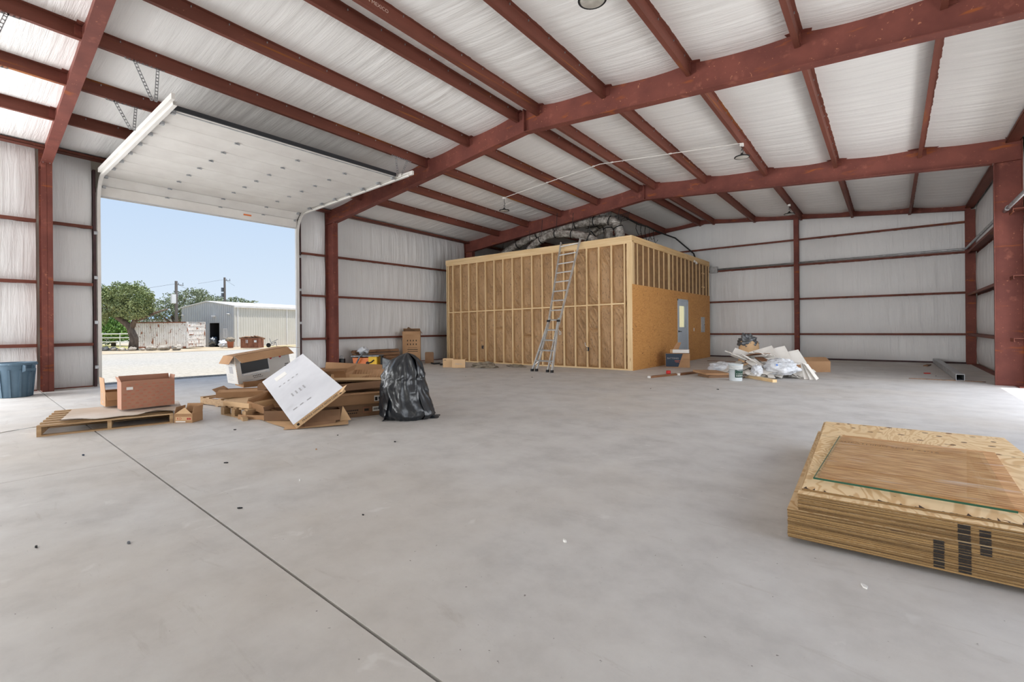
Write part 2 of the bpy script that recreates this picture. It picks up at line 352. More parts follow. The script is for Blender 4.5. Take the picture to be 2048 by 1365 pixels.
# quilted insulation panels
def quilt(p, U, V, n, nu, nv, sag, amp, freq, axis, seed, parent, mat, pos=None):
    """panel from corner p along U and V, swelling along n; wrinkles run across 'axis' (u or v)"""
    p, U, V, n = Vector(p), Vector(U), Vector(V), Vector(n)
    ph = [(freq * f * (1 + .2 * noise.random()), 6.28 * noise.random(), a) for f, a in ((.35, .9), (1, 1), (1.9, .7), (3.1, .4))]
    L = (U if axis == 'u' else V).length
    def fn(u, v):
        e = (1 - (2 * u - 1) ** 6) * (1 - (2 * v - 1) ** 4)
        a, b_ = (u, v) if axis == 'u' else (v, u)
        w = sum(k2 * math.sin(f * a * L * 6.28 + q + 1.4 * math.sin(b_ * 3 + q)) for f, q, k2 in ph)
        w *= .35 + .9 * abs(noise.noise(Vector((a * L * .7 + seed, b_ * 1.7, seed))))
        d = sag * math.sin(math.pi * min(1, max(0, v if axis == 'u' else u))) ** .7 * (.85 + .3 * noise.noise(Vector((u * 3 + seed, v * 2, 5)))) + amp * w * e
        return (pos(u, v) if pos else p + U * u + V * v) + n * d
    return MB().grid(fn, nu, nv).build('insulation_panel', mat, parent, True)

# ceiling
ceil = struct('ceiling')
for s in (-1, 1):
    xe = -14.1 if s < 0 else XR + .12
    yy = [YF - .1] + [d[0] for d in ROOF_FALL[1:-1]] + [YB + .1]
    MB().grid(lambda u, v: (XM + (xe - XM) * v, yy[round(u * (len(yy) - 1))], pb(XM + (xe - XM) * v, yy[round(u * (len(yy) - 1))]) + .31), len(yy) - 1, 1).build('roof_deck', sheet, ceil)
xs = [XL] + PUR + [XR]
sd = 0
for j in range(4):
    for i in range(len(xs) - 1):
        a, b2 = xs[i], xs[i + 1]; sd += 3.7; w = b2 - a
        def pos(u, v, a=a, w=w, j=j):
            x = a + w * v; y0, y1 = BAYS[j](x), BAYS[j + 1](x); y = y0 + (y1 - y0) * u
            base = (pb(a) + .205) * (1 - v) + (pb(a + w) + .205) * v if w > .8 else pb(a) + .215
            return Vector((x, y, base + dzf(y)))
        quilt((0, 0, 0), (0, BAYS[j + 1](a) - BAYS[j](a), 0), (w, 0, 0), (0, 0, -1), 170, 8, .055 * min(1, w), .006, 2.6, 'u', sd, ceil, vinyl, pos)
# purlins: Z sections with their end clips; warp() lays a piece on the slight fall of the roof
def warp(m, x=0, y=0, z=0):
    m.v = [(p[0], p[1], p[2] + dzf(p[1] + y) - dzf(y)) for p in m.v]; return m
def zsec(y0, y1, x, z, flip=1):
    m = MB(); s = flip
    m.box((x - .004, y0, z), (x + .004, y1, z + .2))
    xa, xb = sorted((x - .004 * s, x - .065 * s)); m.box((xa, y0, z), (xb, y1, z + .006)); m.box((xa if s > 0 else xb - .006, y0, z + .006), (xa + .006 if s > 0 else xb, y1, z + .024))
    xa, xb = sorted((x + .004 * s, x + .065 * s)); m.box((xa, y0, z + .194), (xb, y1, z + .2))
    return m
bolt_me = MB().lathe([(0, 0), (.011, 0), (.011, .012), (0, .012)], 6).mesh('bolt', galv)
for j in range(4):
    for x in PUR:
        y0 = BAYS[j](x) + .008; y1 = BAYS[j + 1](x) - .008; yc = (y0 + y1) / 2; z = pb(x, yc); h_ = (y1 - y0) / 2
        m = zsec(-h_, h_, 0, 0); o = warp(m, 0, yc).build('purlin', purl, ceil); o.location = (x, yc, z)
        for d in (1, -1):
            c = MB(); L = -h_ * d
            c.box((.004, min(L, L + .09 * d), .03), (.012, max(L, L + .09 * d), .18)); c.box((.012, min(L, L + .006 * d), .03), (.085, max(L, L + .006 * d), .18))
            warp(c, 0, yc).build('clip', steel, o)
        if j in (1, 2):
            m = MB(); yy = -h_ + .4
            while yy < h_ - .2:
                m.box((.004, yy, .165), (.016, yy + .012, .19)); yy += .42 + .2 * rnd.random()
            so = warp(m, 0, yc).build('roof_screw', galv, o); so['kind'] = 'stuff'
    for xa, s in ((-13.70, 1), (1.82, -1)):                                                      # eave struts
        y0 = BAYS[j](xa) + .008; y1 = BAYS[j + 1](xa) - .008
        z = 4.80 if s > 0 else 4.82
        m = MB(); xo = xa - .2 * s
        m.box((min(xa, xo), y0, z), (max(xa, xo), y1, z + .008)); m.box((min(xa, xa - .008 * s), y0, z), (max(xa, xa - .008 * s), y1, z + .06)); m.box((min(xa, xo), y0, z + .19), (max(xa, xo), y1, z + .2)); m.box((min(xo, xo + .008 * s), y0, z), (max(xo, xo + .008 * s), y1, z + .2))
        m.v = [(p[0], p[1], p[2] + dzf(p[1])) for p in m.v]
        m.build('eave_strut', purl, ceil)

# walls: sheet, insulation panels, girts, base channel
def cgirt(m, a, b2, n, z, d=.19, t_=.006, lip=.066):
    """C girt between plan points a and b2, n = plan direction into the room, lower edge z"""
    a, b2, n = Vector(a + (0,)), Vector(b2 + (0,)), Vector(n + (0,)); up = Vector((0, 0, 1))
    def bx(o0, o1, z0, z1):
        q = [a + n * o0, b2 + n * o0, b2 + n * o1, a + n * o1]
        m.add([p + up * z0 for p in q] + [p + up * z1 for p in q], MB.BF)
    bx(0, d, z + lip - t_, z + lip); bx(d - t_, d, z, z + lip - t_); bx(0, t_, z, z + lip - t_); bx(d - .022, d - t_, z, z + t_)
    return m
GL = [.913, 2.241, 3.518]; GB = [.878, 2.161, 3.405, 4.327]
wl = struct('wall_left')
JA, JB, HD = 2.47, 7.10, 4.36
for y0, y1, z0, z1 in ((YF, -4.5, 0, 5.3), (-4.5, -.1, HD, 5.3), (-.1, JA, 0, 5.25), (JB, 14, 0, 5.1), (14, YB, 0, 5.0), (JA, JB, HD, 5.2)):
    MB().box((XL - .08, y0, z0), (XL - .02, y1, z1)).build('wall_sheet', bldgl, wl)
for y0, y1 in ((-.1, 1.50), (1.62, JA - .08), (JB + .09, 7.98), (8.18, 14.25), (14.44, YB)):
    lv = [.02] + [z + .04 for z in GL] + [4.85 + dzf((y0 + y1) / 2)]
    for i in range(4):
        sd += 2.3; L = y1 - y0
        quilt((XL, y0, lv[i]), (0, L, 0), (0, 0, lv[i + 1] - lv[i]), (1, 0, 0), max(8, int(L / .045)), 12, .07, .008, 2.2 if L > 2 else 1.2, 'u', sd, wl, wallv)
    for z in GL: cgirt(MB(), (XL, y0), (XL, y1), (1, 0), z, .13).build('girt', purl, wl)
    MB().box((XL, y0, 0), (XL + .06, y1, .02)).build('base_channel', steel, wl)
wb_ = struct('wall_back')
MB().prism([(-14.1, YB + .03, 0), (XR + .1, YB + .03, 0), (XR + .1, YB + .03, 5.0), (XM, YB + .03, 5.7), (-14.1, YB + .03, 5.0)], (0, .06, 0)).build('wall_sheet', bldgl, wb_)
xc = [XL, -9.4, -2.635, XR]
for i in range(3):
    x0, x1 = xc[i] + (.0 if i == 0 else .06), xc[i + 1] - (.06 if i < 2 else .2)
    lv = [.05] + [z + .04 for z in GB]
    for q in range(5):
        sd += 1.9
        zb = lv[q]
        if q < 4: quilt((x0, YB, zb), (x1 - x0, 0, 0), (0, 0, lv[q + 1] - zb), (0, -1, 0), int((x1 - x0) / .05), 10, .055, .008, 2.2, 'u', sd, wb_, wallv)
        else:
            f0 = lambda x: pb(x) + .15 - zb
            p0, p1, U = Vector((x0, YB, zb)), Vector((x1, YB, zb)), None
            def fn(u, v, x0=x0, x1=x1, zb=zb, sd=sd):
                x = x0 + (x1 - x0) * u
                return (x, YB - .03 * math.sin(3.14 * v) - .004 * math.sin(x * 15 + sd) * (1 - (2 * v - 1) ** 2), zb + (pb(x) + .15 - zb) * v)
            MB().grid(fn, int((x1 - x0) / .05), 8).build('insulation_panel', wallv, wb_, True)
    for z in GB: cgirt(MB(), (x1 + .05, YB), (x0 - .05, YB), (0, -1), z, .12).build('girt', purl, wb_)
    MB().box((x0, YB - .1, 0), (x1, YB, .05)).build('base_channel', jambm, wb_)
wr_ = struct('wall_right')
for y0, y1, z0, z1 in ((YF, 1.7, 0, 5.0), (1.7, 13.4, 3.4, 5.0), (7.3, 7.9, 0, 3.4), (13.4, YB, 0, 5.0)):  # doorway openings added in the unseen stretch for the right fill lamps
    MB().box((XR + .03, y0, z0), (XR + .09, y1, z1)).build('wall_sheet', bldgl, wr_)
for y0, y1 in ((.1, .95), (13.0, 13.38), (13.57, YB - .2)):
    lv = [.05] + [z + .04 for z in (.878, 2.08, 3.36)] + [4.84]
    for i in range(4):
        sd += 2.9
        quilt((XR, y0, lv[i]), (0, y1 - y0, 0), (0, 0, lv[i + 1] - lv[i]), (-1, 0, 0), int((y1 - y0) / .05), 10, .045, .010, 1.6, 'u', sd, wr_, wallv)
    for z in (.878, 2.08, 3.36): cgirt(MB(), (XR, y1), (XR, y0), (-1, 0), z, .23).build('girt', purl, wr_)
    MB().box((XR - .16, y0, 0), (XR, y1, .02)).build('base_channel', steel, wr_)
wf = struct('wall_front')  # unseen end wall set far back, wide opening added for the front lamp
MB().box((-14.1, YF - .09, 0), (-11.2, YF - .03, 5.6)).build('wall_sheet', cream, wf)
MB().box((-.6, YF - .09, 0), (XR + .1, YF - .03, 5.6)).build('wall_sheet', cream, wf)
MB().box((-11.2, YF - .09, 4.55), (-.6, YF - .03, 5.75)).build('wall_sheet', cream, wf)

# ------------------------------------------------------------------ rigid frames
def frame(FR, label):
    Y, sk = FR; dz = dzf(Y); rb = lambda x: 5.15 - .091 * abs(x - XM) + dz; pb = lambda x: 5.43 - .091 * abs(x - XM) + dz
    r = thing('steel_portal', label, 'frame', (XM, Y, 0), (0, 0, -math.atan(sk)), group='rigid frames of the building')
    O = Vector((XM, Y, 0)); fw = .085
    for xo, xi, s in ((XL + .02, -13.50, 1), (XR - .02, 1.66, -1)):
        kz = rb(xi); m = MB()
        m.box((min(xo, xi), Y - .005, 0), (max(xo, xi), Y + .005, kz))
        for xf in (xo, xi - .012 * s): m.box((min(xf, xf + .012 * s), Y - fw, 0), (max(xf, xf + .012 * s), Y + fw, kz))
        m.v = [tuple(Vector(p) - O) for p in m.v]; cco = m.build('column', steel, r)
        m = MB().box((min(xo, xi), Y - fw, 0), (max(xo, xi), Y + fw, .012)); m.v = [tuple(Vector(p) - O) for p in m.v]; m.build('base_plate', steel, r)
        m = MB()
        top = lambda x: pb(x) + .2
        m.prism([(xo, Y - .005, rb(xi) - .0), (xi, Y - .005, rb(xi)), (XM, Y - .005, rb(XM)), (XM, Y - .005, top(XM)), (xo, Y - .005, top(xo))], (0, .01, 0))
        m.prism([(xi, Y - fw, rb(xi) - .012), (XM, Y - fw, rb(XM) - .012), (XM, Y - fw, rb(XM)), (xi, Y - fw, rb(xi))], (0, 2 * fw, 0))
        m.prism([(xo, Y - fw, rb(xi) - .012), (xi, Y - fw, rb(xi) - .012), (xi, Y - fw, rb(xi)), (xo, Y - fw, rb(xi))], (0, 2 * fw, 0))
        m.prism([(xo, Y - fw, top(xo) - .012), (XM, Y - fw, top(XM) - .012), (XM, Y - fw, top(XM)), (xo, Y - fw, top(xo))], (0, 2 * fw, 0))
        m.box((min(xo, xo + .012 * s), Y - fw, kz), (max(xo, xo + .012 * s), Y + fw, top(xo) - .01))
        m.v = [tuple(Vector(p) - O) for p in m.v]; m.build('rafter', steel, r)
        m = MB().box((XM - .014 if s > 0 else XM, Y - fw, rb(XM) - .002), (XM if s > 0 else XM + .014, Y + fw, pb(XM) + .19)); m.v = [tuple(Vector(p) - O) for p in m.v]; m.build('splice_plate', steel, r)
        for bz in (4.60, 4.72):
            for by in (-.05, .05): put('bolt', bolt_me, r, (xi + (.0 if s < 0 else 0) - O.x + .0, by, kz - .02), (0, 0, 0)) if bz < 4.7 else None
    return r
frame(FRAMES[0], 'nearest dark red steel portal, its column just left of the open overhead door')
frame(FRAMES[1], 'middle dark red steel frame, its column between the overhead door and the framed wooden room')
frame(FRAMES[2], 'far dark red steel portal crossing above the wooden room, column at the right edge')
r = thing('end_wall_portal', 'dark red steel end frame standing against the white insulated back wall', 'frame', (XM, YB - .14, 0))
for s, xe in ((-1, XL + .2), (1, 1.95)):
    m = MB(); h = lambda x: pb(x) - .04
    m.prism([(0, -.04, h(XM)), (xe - XM, -.04, h(xe)), (xe - XM, -.04, h(xe) + .235), (0, -.04, h(XM) + .235)], (0, .008, 0))
    m.prism([(0, -.1, h(XM)), (xe - XM, -.1, h(xe)), (xe - XM, -.1, h(xe) + .008), (0, -.1, h(XM) + .008)], (0, .12, 0))
    m.build('rafter', steel, r)
for x, w in ((-9.4, .15), (-2.635, .15), (1.93, .22)):
    m = MB(); xx = x - XM; zt = pb(x) - .03
    m.box((xx - .004, -.11, 0), (xx + .004, .06, zt)); m.box((xx - w / 2, -.12, 0), (xx + w / 2, -.11, zt)); m.box((xx - w / 2, .05, 0), (xx + w / 2, .06, zt)); m.build('column', steel, r)

# ------------------------------------------------------------------ overhead door, rolled up under the roof
d1 = struct('door_1')
zt0, zt1 = 4.70, 4.80                                # track height at the wall and at its inner end
tz = lambda x: zt0 + (zt1 - zt0) * (x + 13.4) / 4.75
path = [(-13.90, 4.30), (-13.86, 4.52), (-13.66, 4.70)] + [(-13.66 + .655 * i, tz(-13.66 + .655 * i) + .035) for i in range(1, 8)]
for i, (p, q) in enumerate([(path[0], path[1]), (path[1], path[2])] + list(zip(path[2:-1], path[3:]))):
    m = MB(); a, b2 = Vector((p[0], 0, p[1])), Vector((q[0], 0, q[1])); d = (b2 - a).normalized(); n = Vector((-d.z, 0, d.x))
    if n.z < 0 or (i < 1 and n.x > 0): n = -n
    g = d * .003
    m.prism([(p_ + Vector((0, JA + .05, 0))) for p_ in (a + g, b2 - g, b2 - g + n * .045, a + g + n * .045)], (0, JB - JA - .1, 0))
    m.build('door_section', whitep, d1)
hm = MB(); hm.box((-.05, -.018, -.012), (.05, .018, -.003)); hm.box((-.012, -.045, -.03), (.012, -.02, -.003)); hm.box((-.012, .02, -.03), (.012, .045, -.003)); hm.tube([(0, -.045, -.02), (0, .045, -.02)], .009, 6)
hme = hm.mesh('hinge', galv)
rm = MB(); rm.box((-.07, -.02, -.012), (.07, .025, -.003)); rm.box((-.012, -.03, -.05), (.05, .03, -.003)); rm.tube([(.02, -.02, -.03), (.02, -.1, -.03)], .012, 6)
rme = rm.mesh('roller_bracket', galv)
for i in range(1, len(path) - 1):
    x, z = path[i]
    for y in (JA + 1.32, JA + 2.5, JA + 3.6): put('hinge', hme, d1, (x, y, z))
    put('roller_bracket', rme, d1, (x, JA + .12, z)); put('roller_bracket', rme, d1, (x, JB - .12, z), (0, 0, R(180)))
x, z = path[-1]
put('roller_bracket', rme, d1, (x - .08, JA + .12, z)); put('roller_bracket', rme, d1, (x - .08, JB - .12, z), (0, 0, R(180)))
MB().box((x - .05, JA + .1, z + .0), (x + .03, JB - .1, z + .075)).build('strut', darkst, d1)
MB().box((x - .09, JA + .1, z - .012), (x - .06, JB - .1, z)).build('strut_lip', galv, d1)
MB().box((-13.96, JA + .05, 4.27), (-13.90, JB - .05, 4.30)).build('bottom_seal', cardg, d1)
l_ = MB().box((-13.87, 5.55, 4.40), (-13.855, 5.75, 4.44)).build('warning_label', orange, d1); l_['label'] = 'small orange label on the lowest door section'
for y, s in ((JA + .03, -1), (JB - .03, 1)):
    m = MB()
    pts = [(-13.88, y, .05), (-13.88, y, 4.1)] + [(-13.88 + .45 * (1 - math.cos(a)), y, 4.1 + .58 * math.sin(a)) for a in (R(15), R(30), R(45), R(60), R(75), R(90))] + [(-8.72, y, tz(-8.72) - .0)]
    for a, b2 in zip(pts[:-1], pts[1:]):
        up = (0, 1, 0)
        m.beam((a[0], a[1] + .03 * s, a[2]), (b2[0], b2[1] + .03 * s, b2[2]), .06, .006, up)
        d = (Vector(b2) - Vector(a)).normalized(); nn = d.cross(Vector((0, 1, 0)))
        for o_ in (-.03, .03): m.beam(Vector(a) + nn * o_, Vector(b2) + nn * o_, .006, .055, up)
    m.build('track', whitep, d1)
    m = MB(); m.beam((-13.45, y + .06 * s, tz(-13.4) + .05), (-8.6, y + .06 * s, tz(-8.6) + .05), .05, .09); m.build('track_angle', whitep, d1)
    MB().box((-14.02, y + .04 * s - .05, 0), (-13.90, y + .04 * s + .05, HD)).build('jamb_trim', whitep, d1)
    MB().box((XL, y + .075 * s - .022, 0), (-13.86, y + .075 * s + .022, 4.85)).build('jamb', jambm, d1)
    pc = []
    for z in (.4, 1.4, 2.4, 3.4): MB().box((-13.9, y + .03 * s, z), (-13.84, y + .09 * s, z + .07)).build('track_bracket', galv, d1)
MB().box((-14.04, JA, HD), (XL + .05, JB, HD + .1)).build('header_trim', whitep, d1)
# perforated hangers
def perf(p, q, w=.035):
    p, q = Vector(p), Vector(q); d = q - p; L = d.length; d.normalize(); sd_ = d.cross(Vector((1, 0, 0)))
    if sd_.length < .1: sd_ = d.cross(Vector((0, 0, 1)))
    sd_.normalize(); m = MB(); up = d.cross(sd_)
    for o_ in (-w / 2, w / 2): m.beam(p + sd_ * o_, q + sd_ * o_, .011, .004, up)
    n = int(L / .05)
    for i in range(n + 1):
        c = p + d * (L * i / n); m.beam(c - sd_ * w / 2, c + sd_ * w / 2, .02, .004, up)
    return m.build('perforated_hanger', galv, d1)
for x, y0 in ((-9.0, 2.0), (-10.5, 2.06)):
    zb = pb(x, y0); perf((x - .03, y0 - .05, zb - .006), (x - .03, y0 + .44, zb - .006)); perf((x - .03, y0 + .06, zb), (x - .03, y0 + .28, tz(x) + .07)); perf((x - .03, y0 + .36, zb), (x - .03, y0 + .33, tz(x) + .07))
x = -9.0; zb = pb(x, 7.1)
perf((x, 6.85, zb - .006), (x, 7.4, zb - .006)); perf((x, 6.95, zb), (x, 7.0, tz(x) + .1)); perf((x, 7.3, zb), (x, 7.12, tz(x) + .1))
MB().box((-9.15, 7.06, tz(-9) + .02), (-8.95, 7.16, tz(-9) + .1)).build('end_bracket', whitep, d1)
for x in (-9.0, -10.5):                               # hangers of the next door, left of the nearest frame
    zb = pb(x, .6); perf((x - .03, .3, zb - .006), (x - .03, .84, zb - .006)); perf((x - .03, .72, zb), (x - .03, .60, zb - .42))

# ------------------------------------------------------------------ framed room
RX, RY, RZ, RL, RD = -5.62, 12.42, 3.80, -13.10, 19.68
rm_ = thing('framed_room', 'unfinished wooden stud room with tan insulation and plywood side standing in the back corner', 'room', (RX, RY, 0))
def rbox(name, a, b2, mat, sub=None):
    o = MB().box([a[i] - (RX, RY, 0)[i] for i in range(3)], [b2[i] - (RX, RY, 0)[i] for i in range(3)]).build(name, mat, sub or rm_); return o
SW = .038
rbox('bottom_plate', (RL, RY, 0), (RX, RY + .09, .04), pinex)
rbox('bottom_plate', (RX - .09, RY + .09, 0), (RX, RD, .04), piney)
rbox('rim_board', (RL - .02, RY - .012, 3.62), (RX + .004, RY + .03, RZ), pinex)
rbox('top_plate', (RL, RY, 3.58), (RX, RY + .09, 3.62), pinex)
rbox('rim_board', (RX - .03, RY + .03, 3.66), (RX + .008, RD, RZ), piney)
rbox('top_plate', (RX - .09, RY + .09, 3.61), (RX + .014, RD, 3.655), piney)
rbox('rim_board', (RL, RY + .4, 3.62), (RL + .03, RD, RZ), piney)
rbox('corner_post', (RX - .15, RY - .005, .04), (RX + .002, RY + .1, 3.62), pinez)
sx = [RX - .26 - .4064 * i + .03 for i in range(0, 18)] + [RL + .055]
sx = [x for x in sx if x > RL + .12] + [RL + .1, RL + .02]
stud_me = MB().box((-SW / 2, 0, .04), (SW / 2, .089, 3.58)).mesh('stud', pinez)
for x in sx: put('stud', stud_me, rm_, (x - RX, 0, 0))
def batt(u0, u1, z0, z1, side, seed, mat):
    w, h = u1 - u0, z1 - z0
    def fn(a, b2):
        e = min(1, 4.2 * min(a, 1 - a)) ** .7; f = min(1, 14 * min(b2, 1 - b2)) ** .6
        x, z = a * w, b2 * h
        q = z * 1.0 + x * 1.5
        wv = .06 * noise.noise(Vector((x * 4, z * 3, seed)))
        n1_ = noise.noise(Vector(((q + wv) * 5.0 + seed, x * .9 - z * .3, seed)))
        n2_ = noise.noise(Vector(((q + wv) * 10 + seed, x * 1.6, seed + 9)))
        amp = min(1, max(0, noise.noise(Vector((z * .9, seed * 1.3, 2))) * 1.6 + .55))
        cr = max(0, 1 - abs(n1_) * 7) + .6 * max(0, 1 - abs(n2_) * 6)
        d = .078 - .060 * e * f + (.07 * cr * amp - .02 * n1_ * amp) * e * f
        if side: d = .030 - .022 * e * f + .25 * (.07 * cr * amp - .02 * n1_ * amp) * e * f
        d = max(.002, d)
        return (u0 + x - RX, d, z0 + z) if side == 0 else (-d - .0, u0 + x - RY, z0 + z)
    return MB().grid(fn, 14, max(10, int(h / .03))).build('insulation_batt', mat, rm_, True)
bl = sorted(sx + [RX - .13])
for i in range(len(bl) - 1):
    a, b2 = bl[i] + SW / 2, bl[i + 1] - SW / 2
    if b2 - a < .05: continue
    zb = 1.80 + .004 * i
    if b2 - a > .1: rbox('blocking', (a, RY + .0, zb), (b2, RY + .089, zb + .04), pinex)
    if i % 3 == 1 and i > 2:
        zc = .75 + .5 * rnd.random(); batt(a, b2, .04, zc, 0, i * 3.1, kraft); batt(a, b2, zc, zb, 0, i * 3.1 + 40, kraft)
    else: batt(a, b2, .04, zb, 0, i * 3.1, kraft)
    batt(a, b2, zb + .04, 3.58, 0, i * 3.1 + 70, kraft)
DY0, DY1, DZ = 15.99, 17.08, 2.17
ys_ = [RY + .16] + [RY + .40 + .4064 * i for i in range(17)] + [RD - .03]
stud2 = MB().box((-.089, -SW / 2, 2.3), (-.004, SW / 2, 3.61)).mesh('stud', pinez)
for y in ys_: put('stud', stud2, rm_, (0, y - RY, 0))
put('stud', stud2, rm_, (0, 15.35 - RY, 0))
for i in range(len(ys_) - 1):
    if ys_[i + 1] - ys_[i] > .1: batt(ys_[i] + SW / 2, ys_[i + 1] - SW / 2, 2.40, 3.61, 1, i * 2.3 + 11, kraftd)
for z in (2.72, 3.25): rbox('blocking', (RX - .06, RY + 6.32, z), (RX - .004, RY + 6.66, z + .05), piney)
sheets = [(RY, 13.64, 0, 2.43), (13.643, 14.86, 0, 2.43), (14.863, DY0, 0, 2.43), (DY0 + .002, DY1 - .002, DZ, 2.43), (DY1, 18.30, 0, 2.43), (18.303, RD, 0, 2.43)]
for y0, y1, z0, z1 in sheets: rbox('plywood_sheet', (RX + .0, y0, z0), (RX + .012, y1, z1 + .006 * rnd.random()), plyw)
# the room inside, seen through the door glass
rbox('inner_wall', (RX - 3.6, RY + .2, .05), (RX - 3.5, RD - .1, 2.8), cream)
rbox('inner_wall', (RX - 3.6, RD - .14, .05), (RX - .1, RD - .1, 2.8), cream)
rbox('inner_wall', (RX - 3.6, RY + .2, .05), (RX - .1, RY + .25, 2.8), cream)
rbox('inner_ceiling', (RX - 3.6, RY + .2, 2.8), (RX - .1, RD - .1, 2.85), cream)
rbox('inner_facing', (RX - .1, RY + .2, .05), (RX - .092, DY0 - .02, 2.8), cream)
rbox('inner_facing', (RX - .1, DY1 + .02, .05), (RX - .092, RD - .1, 2.8), cream)
cab = thing('wall_cabinet', 'pale cabinet hanging inside the room, seen through the narrow door glass', 'cabinet', (RX - 3.5, 18.2, 1.45))
MB().box((0, 0, 0), (.32, 1.2, .75)).build('body', cream, cab)
for q in (0, 1): MB().box((.322, .01 + .6 * q, .01), (.335, .59 + .6 * q, .74)).build('door', gyps, cab)
light('POINT', 'room_ceiling_lamp', (RX - 1.8, 16.6, 2.6), 120, (1, .96, .84), shadow_soft_size=.2)
d2 = struct('door_2', loc=(RX, DY0, 0))
fx = .02
for a, b2 in (((-.1, 0, 0), (fx, .05, DZ)), ((-.1, DY1 - DY0 - .05, 0), (fx, DY1 - DY0, DZ)), ((-.1, 0, DZ - .05), (fx, DY1 - DY0, DZ))): MB().box(a, b2).build('door_frame', greyd, d2)
w = DY1 - DY0; g0, g1, h0, h1 = .19, .80, 1.20, 1.94
lf = MB()
for a, b2 in (((-.045, .05, .01), (0, g0, DZ - .05)), ((-.045, g1, .01), (0, w - .05, DZ - .05)), ((-.045, g0, .01), (0, g1, h0)), ((-.045, g0, h1), (0, g1, DZ - .05))): lf.box(a, b2)
lfo = lf.build('door_leaf', greyd, d2)
m = MB()
for a, b2 in (((-.01, g0 - .03, h0 - .03), (.008, g0, h1 + .03)), ((-.01, g1, h0 - .03), (.008, g1 + .03, h1 + .03)), ((-.01, g0, h0 - .03), (.008, g1, h0)), ((-.01, g0, h1), (.008, g1, h1 + .03))): m.box(a, b2)
m.build('glass_bead', greyd, lfo)
MB().box((-.028, g0, h0), (-.022, g1, h1)).build('glass_pane', glassy, lfo)
hd = MB(); hd.tube([(0, .13, 1.06), (.06, .13, 1.06)], .012, 8); hd.tube([(.055, .12, 1.06), (.06, .25, 1.055)], .012, 8); hd.tube([(0, .13, 1.06), (.008, .13, 1.06)], .035, 12); hd.build('handle', black, lfo)
for z in (.25, 1.1, 1.95): MB().box((.0, w - .07, z), (.012, w - .04, z + .1)).build('hinge', galv, d2)
ep = thing('electrical_panel', 'narrow grey electrical panel set into the plywood right of the grey door', 'panel', (RX + .012, 18.52, 1.0))
MB().box((0, 0, 0), (.02, .42, .58)).build('cover', galv, ep); MB().box((.02, .05, .06), (.028, .37, .52)).build('panel_door', galv, ep); MB().box((.028, .33, .27), (.036, .35, .31)).build('latch', black, ep)
sw_ = thing('light_switch', 'white light switch plate on plywood between the grey door and grey panel', 'switch', (RX + .012, 17.66, 1.05))
MB().box((0, 0, 0), (.007, .075, .12)).build('plate', labelw, sw_); MB().box((.007, .03, .045), (.013, .045, .075)).build('toggle', labelw, sw_)
cm = thing('security_lamp', 'small white lamp fitting under the top plate above the plywood side', 'lamp', (RX + .02, 17.75, 3.58))
MB().box((0, -.04, 0), (.03, .04, .08)).build('base', labelw, cm); MB().tube([(.03, 0, .04), (.08, -.02, 0), (.1, -.03, -.06)], [.015, .03, .045], 10).build('head', labelw, cm)
for x, z, n_ in ((-8.02, 1.0, 'upper'), (-7.06, .52, 'lower')):
    bx_ = thing('outlet_box', 'blue outlet box fixed to a stud low on the insulated wall, right of ladder' if n_ == 'lower' else 'white outlet box fixed to a stud behind the ladder, about waist high', 'outlet', (x, RY - .012, z))
    m = MB(); m.box((-.03, 0, 0), (.03, .05, .01)); m.box((-.03, 0, .1), (.03, .05, .11)); m.box((-.03, 0, 0), (-.025, .05, .11)); m.box((.025, 0, 0), (.03, .05, .11)); m.box((-.03, .045, 0), (.03, .05, .11)); m.build('box', navy if n_ == 'lower' else labelw, bx_)
    MB().tube([(0, .03, .1), (-.02, -.01, .14), (-.06, .0, .17), (-.08, .02, .25)], .006, 6).build('cable', labelw, bx_)
bx_ = thing('outlet_box', 'blue outlet box low on the insulated stud wall, far left of the ladder', 'outlet', (-11.28, RY - .012, .5))
m = MB(); m.box((-.03, 0, 0), (.03, .05, .01)); m.box((-.03, 0, .1), (.03, .05, .11)); m.box((-.03, 0, 0), (-.025, .05, .11)); m.box((.025, 0, 0), (.03, .05, .11)); m.build('box', navy, bx_)

# ducts on top of the room
def duct(label, pts, r, rest=None):
    t_ = thing('flexible_duct', label, 'duct', pts[0]); o = Vector(pts[0])
    P_ = [Vector(p) - o for p in pts]
    # smooth path
    out = []
    for i in range(len(P_) - 1):
        p0, p1, p2, p3 = P_[max(i - 1, 0)], P_[i], P_[i + 1], P_[min(i + 2, len(P_) - 1)]
        for s_ in range(8):
            u = s_ / 8; out.append(.5 * ((2 * p1) + (p2 - p0) * u + (2 * p0 - 5 * p1 + 4 * p2 - p3) * u * u + (3 * p1 - p0 - 3 * p2 + p3) * u ** 3))
    out.append(P_[-1])
    rs = [r * (1 + .07 * (-1) ** i + .04 * rnd.random()) for i in range(len(out))]
    MB().tube(out, rs, 14).build('foil_hose', foil, t_, True)
    for i in range(5, len(out) - 3, 7):
        d = (out[i + 1] - out[i - 1]).normalized(); m = MB(); m.tube([out[i] - d * .02, out[i] + d * .02], r * 1.14, 14, False)
        top = out[i] + o; m.beam(out[i] + Vector((0, 0, r)), Vector((out[i].x + .05, out[i].y, min(pb(top.x, top.y) + .1, top.z + .7) - o.z)), .02, .004, (0, 1, 0)); m.build('strap', black, t_)
duct('long silver duct sweeping up from the left and bending down onto the room roof', [(-12.4, 14.6, 3.95), (-11.75, 14.5, 4.28), (-10.6, 14.4, 4.62), (-9.7, 14.4, 4.80), (-8.7, 14.4, 4.86), (-7.85, 14.4, 4.86), (-7.2, 14.4, 4.76), (-6.95, 14.4, 4.4), (-6.93, 14.4, 3.9)], .15)
